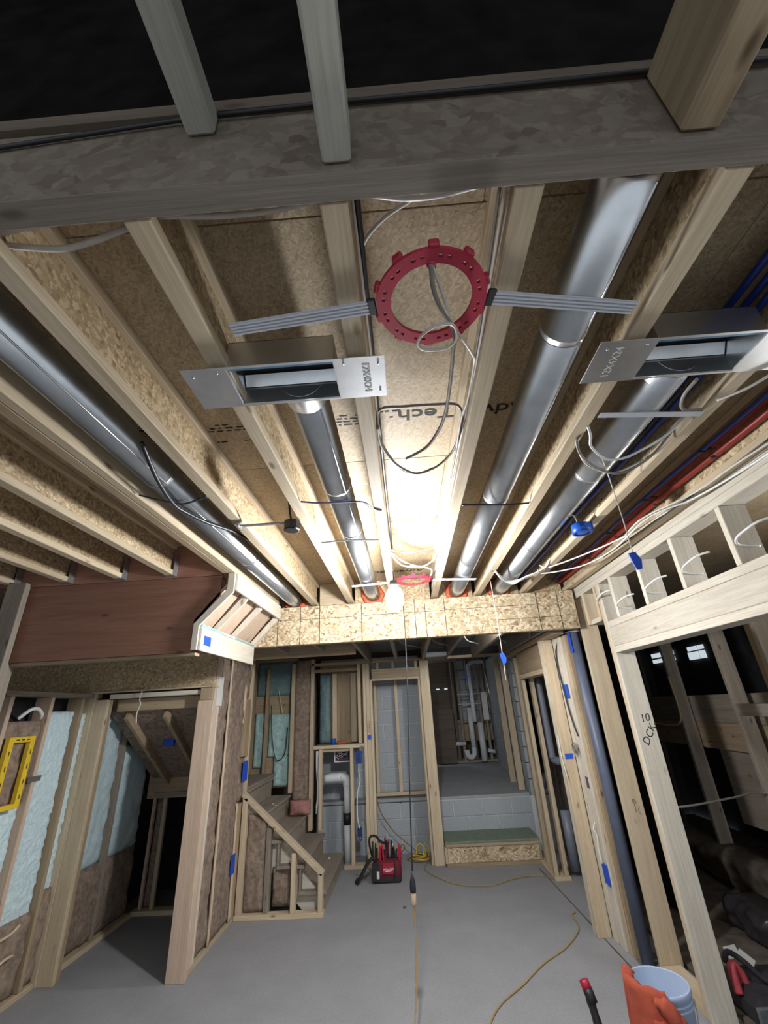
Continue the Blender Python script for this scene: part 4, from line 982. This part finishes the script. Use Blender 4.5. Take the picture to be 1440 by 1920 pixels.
cable('blue_strap', [(-.475, 1.927, 2.80), (-.385, 1.97, 2.805), (-.277, 1.988, 2.81), (-.166, 1.98, 2.80), (-.118, 2.067, 2.795), (-.074, 2.102, 2.795)], .009, plain('dark_blue_strap', (.012, .018, .09), .4), 'dark blue strap under the duct left of the centre joist', cat='strap', flat=.3)
cable('wire_strap', [(.36, 2.101, 2.80), (.454, 2.106, 2.797), (.601, 2.129, 2.797), (.725, 2.133, 2.80)], .005, BLACK, 'thin black wire under the long round duct', cat='strap')
cable('wire_strap', [(-.48, 2.525, 2.80), (-.322, 2.531, 2.808), (-.116, 2.549, 2.80)], .006, STEEL, 'thin metal wire under the duct near the lit bulb', cat='strap')
# PEX tubes
g = 'blue and red tubes between the right joists'
for i, (x, z, m_, l) in enumerate(((1.545, 2.925, PEXB, 'dark blue water tube between the right joists, beside the red band'), (1.60, 2.895, PEXR, 'wide red water tube along the joist above the right wall'), (1.60, 2.945, PEXR, 'upper red water tube along the joist above the right wall'),
                                   (1.155, 2.945, PEXB, 'dark blue tube beside the right round duct, upper one'), (1.165, 2.905, PEXB, 'dark blue tube beside the right round duct, lower one'), (1.12, 2.965, PEXB, 'thin dark blue tube highest beside the right round duct'))):
    t = thing('water_tube', (x, 2.5, z), l, 'tube', g)
    tube('tube_run', [(x, .56, z), (x+.01, 1.5, z-.004), (x-.005, 2.5, z), (x+.006, 3.4, z-.003), (x, 4.34, z)], .012 if m_ is PEXB else .017, m_, t, sides=8)
    for y in (1.9, 2.45, 3.0, 3.5): box('tube_clip', x-.018, x+.018, y, y+.018, z-.020, z-.011, BLACK, t, .002) if x > 1.5 else None
# electrical boxes
jb = thing('junction_box', (-.55, 2.13, 2.74), 'black octagonal ceiling box on a bar between the left joists', 'junction box')
lathe('box_body', [(.040, 0), (.046, .006), (.046, .05), (.040, .056)], (-.575, 2.15, 2.738), BLACK, jb, 8, smooth=False)
stick('hanger_bar', (-.86, 2.145, 2.785), (-.60, 2.145, 2.785), .024, .008, STEEL, jb)
box('bar_foot', -.872, -.860, 2.115, 2.175, 2.77, 2.84, STEEL, jb, .001)
tube('supply_cable', [(-.575, 2.14, 2.79), (-.58, 2.12, 2.83), (-.57, 2.05, 2.87), (-.555, 1.98, 2.91)], .006, BLACK, jb, sides=8)
bb = thing('round_box', (1.13, 2.48, 2.72), 'round blue plastic electrical box nailed to the right joist', 'electrical box')
lathe('box_body', [(.052, 0), (.056, .003), (.056, .05), (.050, .055)], (1.122, 2.48, 2.735), BLUE, bb, 24)
lathe('box_rim', [(.046, -.001), (.058, -.001), (.058, .006), (.046, .006)], (1.122, 2.48, 2.733), BLUE, bb, 24, cap=False)
box('nail_ear', 1.166, 1.188, 2.46, 2.50, 2.745, 2.80, BLUE, bb, .002)
tube('supply_cable', [(1.10, 2.46, 2.79), (1.06, 2.40, 2.82), (1.0, 2.36, 2.80), (.93, 2.3, 2.84)], .004, GREYC, bb)
# hanging strings with blue tags
def tagline(x, y, z0, z1, zt, label, start=None, tail=True):
    t = thing('tag_line', (x, y, z1), label, 'tagged string', 'strings with blue tape tags')
    tube('string', ([start] if start else [])+[(x, y, z0), (x+.004, y, (z0+z1)/2), (x, y, z1)], .0028, CABLE, t, sides=6)
    prism('tape_tag', [(x-.02, zt+.045), (x+.012, zt+.05), (x+.03, zt+.01), (x+.022, zt-.03), (x-.002, zt-.035), (x-.012, zt)], 'y', y-.004, y+.004, TAPE, t)
    return t
tagline(1.076, 1.935, 2.79, 2.36, 2.375, 'string with a blue tape tag hanging before the right ladder frame', (.93, 1.68, 2.79))
tagline(.785, 3.70, 2.79, 1.98, 2.14, 'long white string with a blue tape tag below the strand board beam')
tagline(1.05, 8.2, 2.66, 2.1, 2.25, 'distant string with a blue tape tag in the crawl space')

# ================================================================ NOOK CONTENTS
pv = thing('sink_drain', (-.98, 6.95, .05), 'white plastic drain pipe with an elbow in the nook', 'pipe')
tube('horizontal_run', [(-1.24, 6.93, .975), (-1.12, 6.93, .985), (-1.0, 6.93, .985)], .055, PVC, pv, sides=14, smooth_n=2)
tube('elbow', [(-1.02, 6.93, .985), (-.965, 6.93, .98), (-.935, 6.93, .945), (-.93, 6.93, .88)], .055, PVC, pv, sides=14)
tube('vertical_run', [(-.93, 6.93, .90), (-.93, 6.93, .56)], .046, PVC, pv, sides=14, smooth_n=1)
tube('rubber_coupling', [(-.93, 6.93, .57), (-.93, 6.93, .44)], .055, BLACK, pv, sides=14, smooth_n=1)
tube('lower_run', [(-.93, 6.93, .45), (-.93, 6.93, .02)], .046, PVC, pv, sides=14, smooth_n=1)
ep = thing('circuit_box', (-.98, 7.0, 1.18), 'open circuit box packed with dark wiring in the nook', 'electrical box')
box('box_frame', -1.10, -.87, 6.98, 7.03, 1.16, 1.175, SHEETW, ep); box('box_frame', -1.10, -.87, 6.98, 7.03, 1.30, 1.315, SHEETW, ep)
box('box_frame', -1.115, -1.10, 6.98, 7.03, 1.16, 1.315, SHEETW, ep); box('box_back', -1.10, -.87, 7.03, 7.04, 1.16, 1.315, plain('purple_dark', (.05, .03, .10), .6, 0, .5, 40), ep)
for k in range(8):
    tube('inner_wire', [(-1.09+random.random()*.2, 7.0, 1.18+random.random()*.1), (-1.09+random.random()*.2, 6.985, 1.2+random.random()*.1), (-1.09+random.random()*.2, 7.0, 1.18+random.random()*.12)], .004, random.choice((WHITE, BLUE, RED, BLACK)), ep, sides=5, smooth_n=4)
bx = thing('switch_box', (-.74, 6.75, 1.16), 'blue switch box beside the doorway jamb', 'electrical box')
box('body', -.785, -.70, 6.765, 6.84, 1.15, 1.30, BLUE, bx, .006); box('open_face', -.775, -.71, 6.763, 6.7648, 1.16, 1.29, plain('dark_blue_inside', (.01, .03, .12), .6), bx, .001)
cable('switch_cable', [(-.74, 6.78, 1.15), (-.745, 6.78, 1.05), (-.73, 6.78, .95), (-.77, 6.78, .8), (-.775, 6.78, .55), (-.75, 6.78, .42)], .008, WHITE, 'white cable running down from the blue switch box')
lb = thing('low_cable_clamp', (-.75, 6.78, .33), 'dark blue connector below the switch box', 'connector')
box('body', -.78, -.72, 6.77, 6.82, .33, .42, plain('dark_blue_inside', (.01, .03, .12), .6), lb, .004); tube('wire', [(-.76, 6.765, .34), (-.74, 6.76, .29), (-.72, 6.765, .33)], .005, BLACK, lb, sides=6)
for k in range(3):
    cable('nook_cable', [(-1.335+.012*k, 6.80, 1.33), (-1.33+.02*k, 6.80, 1.1), (-1.31+.01*k, 6.80, .85), (-1.33, 6.80, .66-.03*k)], .007, WHITE, 'white cable in the narrow bay left of the nook pipe, '+('left', 'middle', 'right')[k]+' of three', 'cables left of the nook pipe')
tag(lathe('blue_cup', [(.030, 0), (.036, .05), (.036, .075), (.030, .078)], (-1.10, 6.84, 1.396), BLUE, None, 16), 'small blue cup standing on the nook sill', 'cup')
tag(lumpy('orange_rag', 'y', 6.80, -1.05, -.93, 1.396, 1.44, .06, .012, RAG, None, 8, 5, 20), 'crumpled orange rag on the nook sill', 'rag')

# ================================================================ TOOL BAG
def tool_bag():
    cx, cy = -.385, 6.33
    t = thing('tool_bag', (cx, cy, 0), 'dark red and black open tool bag full of hand tools on the floor', 'tool bag')
    # rounded body, long axis x
    vs = []; fs = []; nx, ns = 10, 16
    for i in range(nx+1):
        u = i/nx; x = -.165+.33*u; e = 1-.18*abs(2*u-1)**4
        for k in range(ns):
            a = 2*math.pi*k/ns; c, s = math.cos(a), math.sin(a)
            yy = math.copysign(abs(c)**.6, c)*.105*e; zz = .105+math.copysign(abs(s)**.6, s)*.105*e
            vs.append((x, yy, zz+.012*(u-.5)))
    for i in range(nx):
        for k in range(ns): fs.append((i*ns+k, i*ns+(k+1) % ns, (i+1)*ns+(k+1) % ns, (i+1)*ns+k))
    fs.append(tuple(range(ns))); fs.append(tuple(nx*ns+k for k in range(ns)))
    me = mesh('body', vs, fs, True); fix_normals(me); me.materials.append(REDFAB); body = link('body', me, (cx, cy, 0), t)
    for (x0, x1) in ((-.168, -.09), (.085, .10)):
        box('pocket_panel', cx+x0, cx+x1, cy-.122, cy-.100, .02, .20, BLKFAB, t, .008)
    box('base_panel', cx-.165, cx+.165, cy-.112, cy+.108, 0, .055, BLKFAB, t, .02)
    box('logo_patch', cx-.045, cx+.085, cy-.118, cy-.106, .085, .19, plain('red_patch', (.36, .012, .04), .7, 0, .1, 40), t, .004)
    text_mesh('logo', 'Milwaukee', .040, (cx+.02, cy-.1188, .135), basis((1, 0, .1), (-.1, 0, 1)), WHITE, t, .35, .0006, .72)
    prism('logo_bolt', [(cx-.02, .118), (cx+.07, .125), (cx+.06, .118), (cx-.005, .108)], 'y', cy-.1195, cy-.1175, WHITE, t)
    box('reflector', cx-.115, cx-.085, cy-.127, cy-.121, .05, .12, SHEETW, t, .003)
    tube('carry_handle', [(cx-.16, cy, .19), (cx-.20, cy-.03, .36), (cx-.185, cy-.03, .43), (cx-.12, cy-.02, .43), (cx-.06, cy, .37), (cx+.02, cy+.02, .345)], .018, BLKFAB, t, flat=.7)
    tube('shoulder_strap', [(cx-.155, cy-.06, .24), (cx-.22, cy-.09, .19), (cx-.29, cy-.11, .09), (cx-.335, cy-.10, .03), (cx-.36, cy-.04, .02)], .034, BLKFAB, t, flat=.45)
    for i in range(13):
        x = cx-.15+.3*i/12+random.uniform(-.008, .008); y = cy+random.uniform(-.07, .06); h = random.uniform(.30, .40)
        m_ = [BLACK, BLACK, plain('tan_grip', (.55, .38, .18), .6), RED, BLACK, RED, plain('dark_red_grip', (.28, .02, .03), .5), BLACK, BLACK][i % 9]
        tl = thing_child('hand_tool', (x, y, .15), t)
        dx = random.uniform(-.02, .02)
        tube('grip', [(x, y, .17), (x+dx*.5, y, .25), (x+dx, y-.005, h)], .012, m_, tl, sides=8, radii=[.010, .013, .011])
        if i % 2 == 0: tube('grip', [(x+.022, y, .17), (x+.026+dx*.5, y, .25), (x+.02-dx, y-.004, h-.02)], .010, m_, tl, sides=8)
        if i == 2 or i == 9: lathe('metal_head', [(.012, 0), (.016, .02), (.010, .045)], (x+.01, y, h-.01), STEEL, tl, 10)
    tag_ = tube('carabiner', [(cx+.17, cy-.02, .22), (cx+.19, cy-.02, .27), (cx+.22, cy-.02, .30), (cx+.205, cy-.02, .34), (cx+.175, cy-.02, .31)], .006, plain('bronze_hook', (.25, .14, .05), .4, .5), t, closed=True, sides=6)
    return t
def thing_child(name, loc, parent):
    me = None
    o = bpy.data.objects.new(name, None); o.empty_display_size = .02; C.objects.link(o)
    WL[o] = Vector(loc); o.parent = parent; o.location = Vector(loc)-WL[parent]; return o
tool_bag()
# coiled yellow extension cord beyond the doorway, and runs across the floor
ec = thing('coiled_cord', (.03, 6.86, 0), 'coiled yellow extension cord heaped inside the doorway', 'cord')
for k in range(4):
    r = .16-.025*k
    tube('coil', [(.02+r*math.cos(a)+random.uniform(-.015, .015), 7.02+r*.8*math.sin(a), .012+.012*k+random.uniform(0, .01)) for a in [2*math.pi*i/10 for i in range(10)]], .007, YELLOW if k % 2 else ORANGE, ec, closed=True, sides=6)
for k in range(2):
    tube('standing_loop', [(-.02+.08*k, 6.98, .03), (-.03+.1*k, 6.98, .14), (.03+.06*k, 6.97, .18), (.09+.05*k, 6.98, .10), (.06+.05*k, 6.99, .03)], .007, YELLOW, ec, sides=6)
cable('power_cord', [(-.545, 6.86, .95), (-.53, 6.9, .75), (-.48, 6.95, .56), (-.40, 7.0, .42), (-.30, 7.02, .30), (-.12, 7.02, .16), (.0, 7.0, .07)], .008, plain('olive_cord', (.22, .17, .07), .6), 'olive cord looping down from the doorway jamb to the coil', cat='cord')
cable('extension_cord', [(.10, 6.85, .012), (.06, 6.62, .007), (.19, 6.34, .007), (.42, 6.08, .007), (.76, 6.01, .007), (1.03, 6.17, .007), (1.35, 6.26, .007), (1.47, 6.11, .007)], .005, ORANGE, 'thin tan cord curving over the floor before the wooden step', cat='cord')
cable('extension_cord', [(1.42, 5.28, .006), (1.37, 5.22, .006), (1.34, 4.96, .006), (1.13, 4.66, .006), (.89, 4.44, .006), (.67, 4.18, .006), (.48, 3.98, .006), (.37, 3.78, .006), (.30, 3.5, .006)], .0055, plain('ochre_cord', (.36, .25, .09), .6), 'ochre cord winding over the floor on the right', cat='cord')
tag(lathe('floor_debris', [(.012, 0), (.018, .006), (.012, .012)], (-.18, 5.55, 0), DIRT, None, 8), 'small dark speck of debris on the open floor', 'debris')

# ================================================================ BUCKET, RAG, TOOLS AT THE RIGHT FRONT
bk = thing('bucket', (1.265, 3.30, 0), 'pale blue plastic bucket by the right posts', 'bucket')
lathe('pail', [(.125, 0), (.13, .004), (.150, .36), (.156, .362), (.156, .385), (.149, .388), (.146, .382), (.126, .012), (.0, .010)], (1.265, 3.30, 0), PAIL, bk, 40, cap=False)
for z in (.315, .335): lathe('rib', [(.147, z), (.154, z+.002), (.154, z+.007), (.148, z+.009)], (1.265, 3.30, 0), PAIL, bk, 40, cap=False)
tube('bail_handle', [(1.265+.158*math.cos(a), 3.30+.158*math.sin(a), .33-.10*math.sin((a+2.2)/1.9*math.pi)) for a in [-2.2+1.9*i/10 for i in range(11)]], .003, STEEL, bk, sides=6)
def rag():
    # cloth draped over the near-left rim: outside skirt and a rolled lump in front
    vs = []; fs = []; na, nh = 26, 14; cx, cy = 1.265, 3.30
    for i in range(na+1):
        a = math.radians(138+120*i/na)
        for j in range(nh+1):
            if j < 3: r = .118+.019*j; z = .385+.012*j
            else: r = .166+.004*math.sin(i*.9+j*.5)+.0025*(j-3)*0.5; z = .408-(j-3)*.034
            fold = .003*math.sin(i*.55+1)+.002*math.sin(i*1.1+j*.4)
            r += fold if j > 2 else 0
            vs.append((r*math.cos(a), r*math.sin(a), z+.006*math.sin(i*.7)))
    W = nh+1
    for i in range(na):
        for j in range(nh): fs.append((i*W+j, i*W+j+1, (i+1)*W+j+1, (i+1)*W+j))
    me = mesh('cloth_drape', vs, fs, True); fix_normals(me); me.materials.append(RAG)
    t = thing('rag', (cx, cy, .02), 'orange cloth draped over the left rim of the pale blue bucket', 'rag')
    d = link('cloth_drape', me, (cx, cy, 0), t)
    md = d.modifiers.new('thick', 'SOLIDIFY'); md.thickness = .007; md.offset = 1
    for k, (da, dz, r) in enumerate(((252, .300, .036), (262, .268, .030), (244, .215, .026))):
        ca, sa = math.cos(math.radians(da)), math.sin(math.radians(da)); tx, ty = -sa, ca
        def at(t_, rr, z): return (cx+ca*rr+tx*t_, cy+sa*rr+ty*t_, z)
        tube('cloth_roll', [at(-.04, .172, dz+.07), at(-.005, .186, dz+.065), at(.030, .184, dz+.02), at(.012, .188, dz-.05), at(-.015, .184, dz-.12)], r, RAG, t, sides=10, radii=[r*.6, r, r*1.05, r*.95, r*.8, r*.6])
    return t
rag()
dr = thing('hand_drill', (.93, 3.42, 0), 'black and red cordless tool standing on the floor left of the bucket', 'power tool')
tube('grip', [(.945, 3.42, .08), (.935, 3.44, .17), (.925, 3.46, .255)], .024, BLACK, dr, sides=10, radii=[.030, .024, .022, .026])
tube('head', [(.935, 3.45, .235), (.922, 3.47, .29)], .028, BLACK, dr, sides=10, smooth_n=2)
tube('red_cap', [(.922, 3.47, .288), (.912, 3.48, .325)], .027, RED, dr, sides=10, smooth_n=2)
box('battery', .88, 1.02, 3.33, 3.47, 0, .085, BLACK, dr, .015); box('battery_band', .89, .97, 3.325, 3.40, .03, .105, RED, dr, .012)
ob = thing('equipment_bag', (2.05, 3.75, 0), 'red and black gear bag at the bottom right corner beyond the near post', 'bag')
box('body', 1.90, 2.30, 3.55, 3.98, 0, .17, BLKFAB, ob, .05)
tube('red_side', [(1.90, 3.72, .13), (1.905, 3.74, .20), (1.925, 3.76, .245), (1.96, 3.76, .20), (1.97, 3.75, .14)], .030, plain('worn_red_plastic', (.42, .05, .06), .6, 0, .3, 20), ob, sides=10, flat=.8)
tube('bag_handle', [(1.90, 3.80, .24), (1.94, 3.80, .29), (2.00, 3.76, .26), (2.06, 3.72, .20), (2.12, 3.66, .17)], .016, BLKFAB, ob)
box('grey_panel', 1.88, 2.03, 3.53, 3.555, .02, .15, plain('worn_grey', (.14, .15, .16), .8, 0, .4, 12), ob, .006)
box('red_panel', 2.06, 2.2, 3.52, 3.56, .02, .15, REDFAB, ob, .01)
nt_ = thing('paper_note', (2.0, 3.85, .22), 'crumpled white paper scrap on the gear bag', 'paper')
stick('sheet', (1.99, 3.92, .235), (2.06, 3.90, .255), .06, .004, SHEETW, nt_, up=(0, -1, .6)); stick('folded_corner', (2.06, 3.90, .25), (2.12, 3.86, .20), .045, .004, SHEETW, nt_, up=(0, -1, .6))
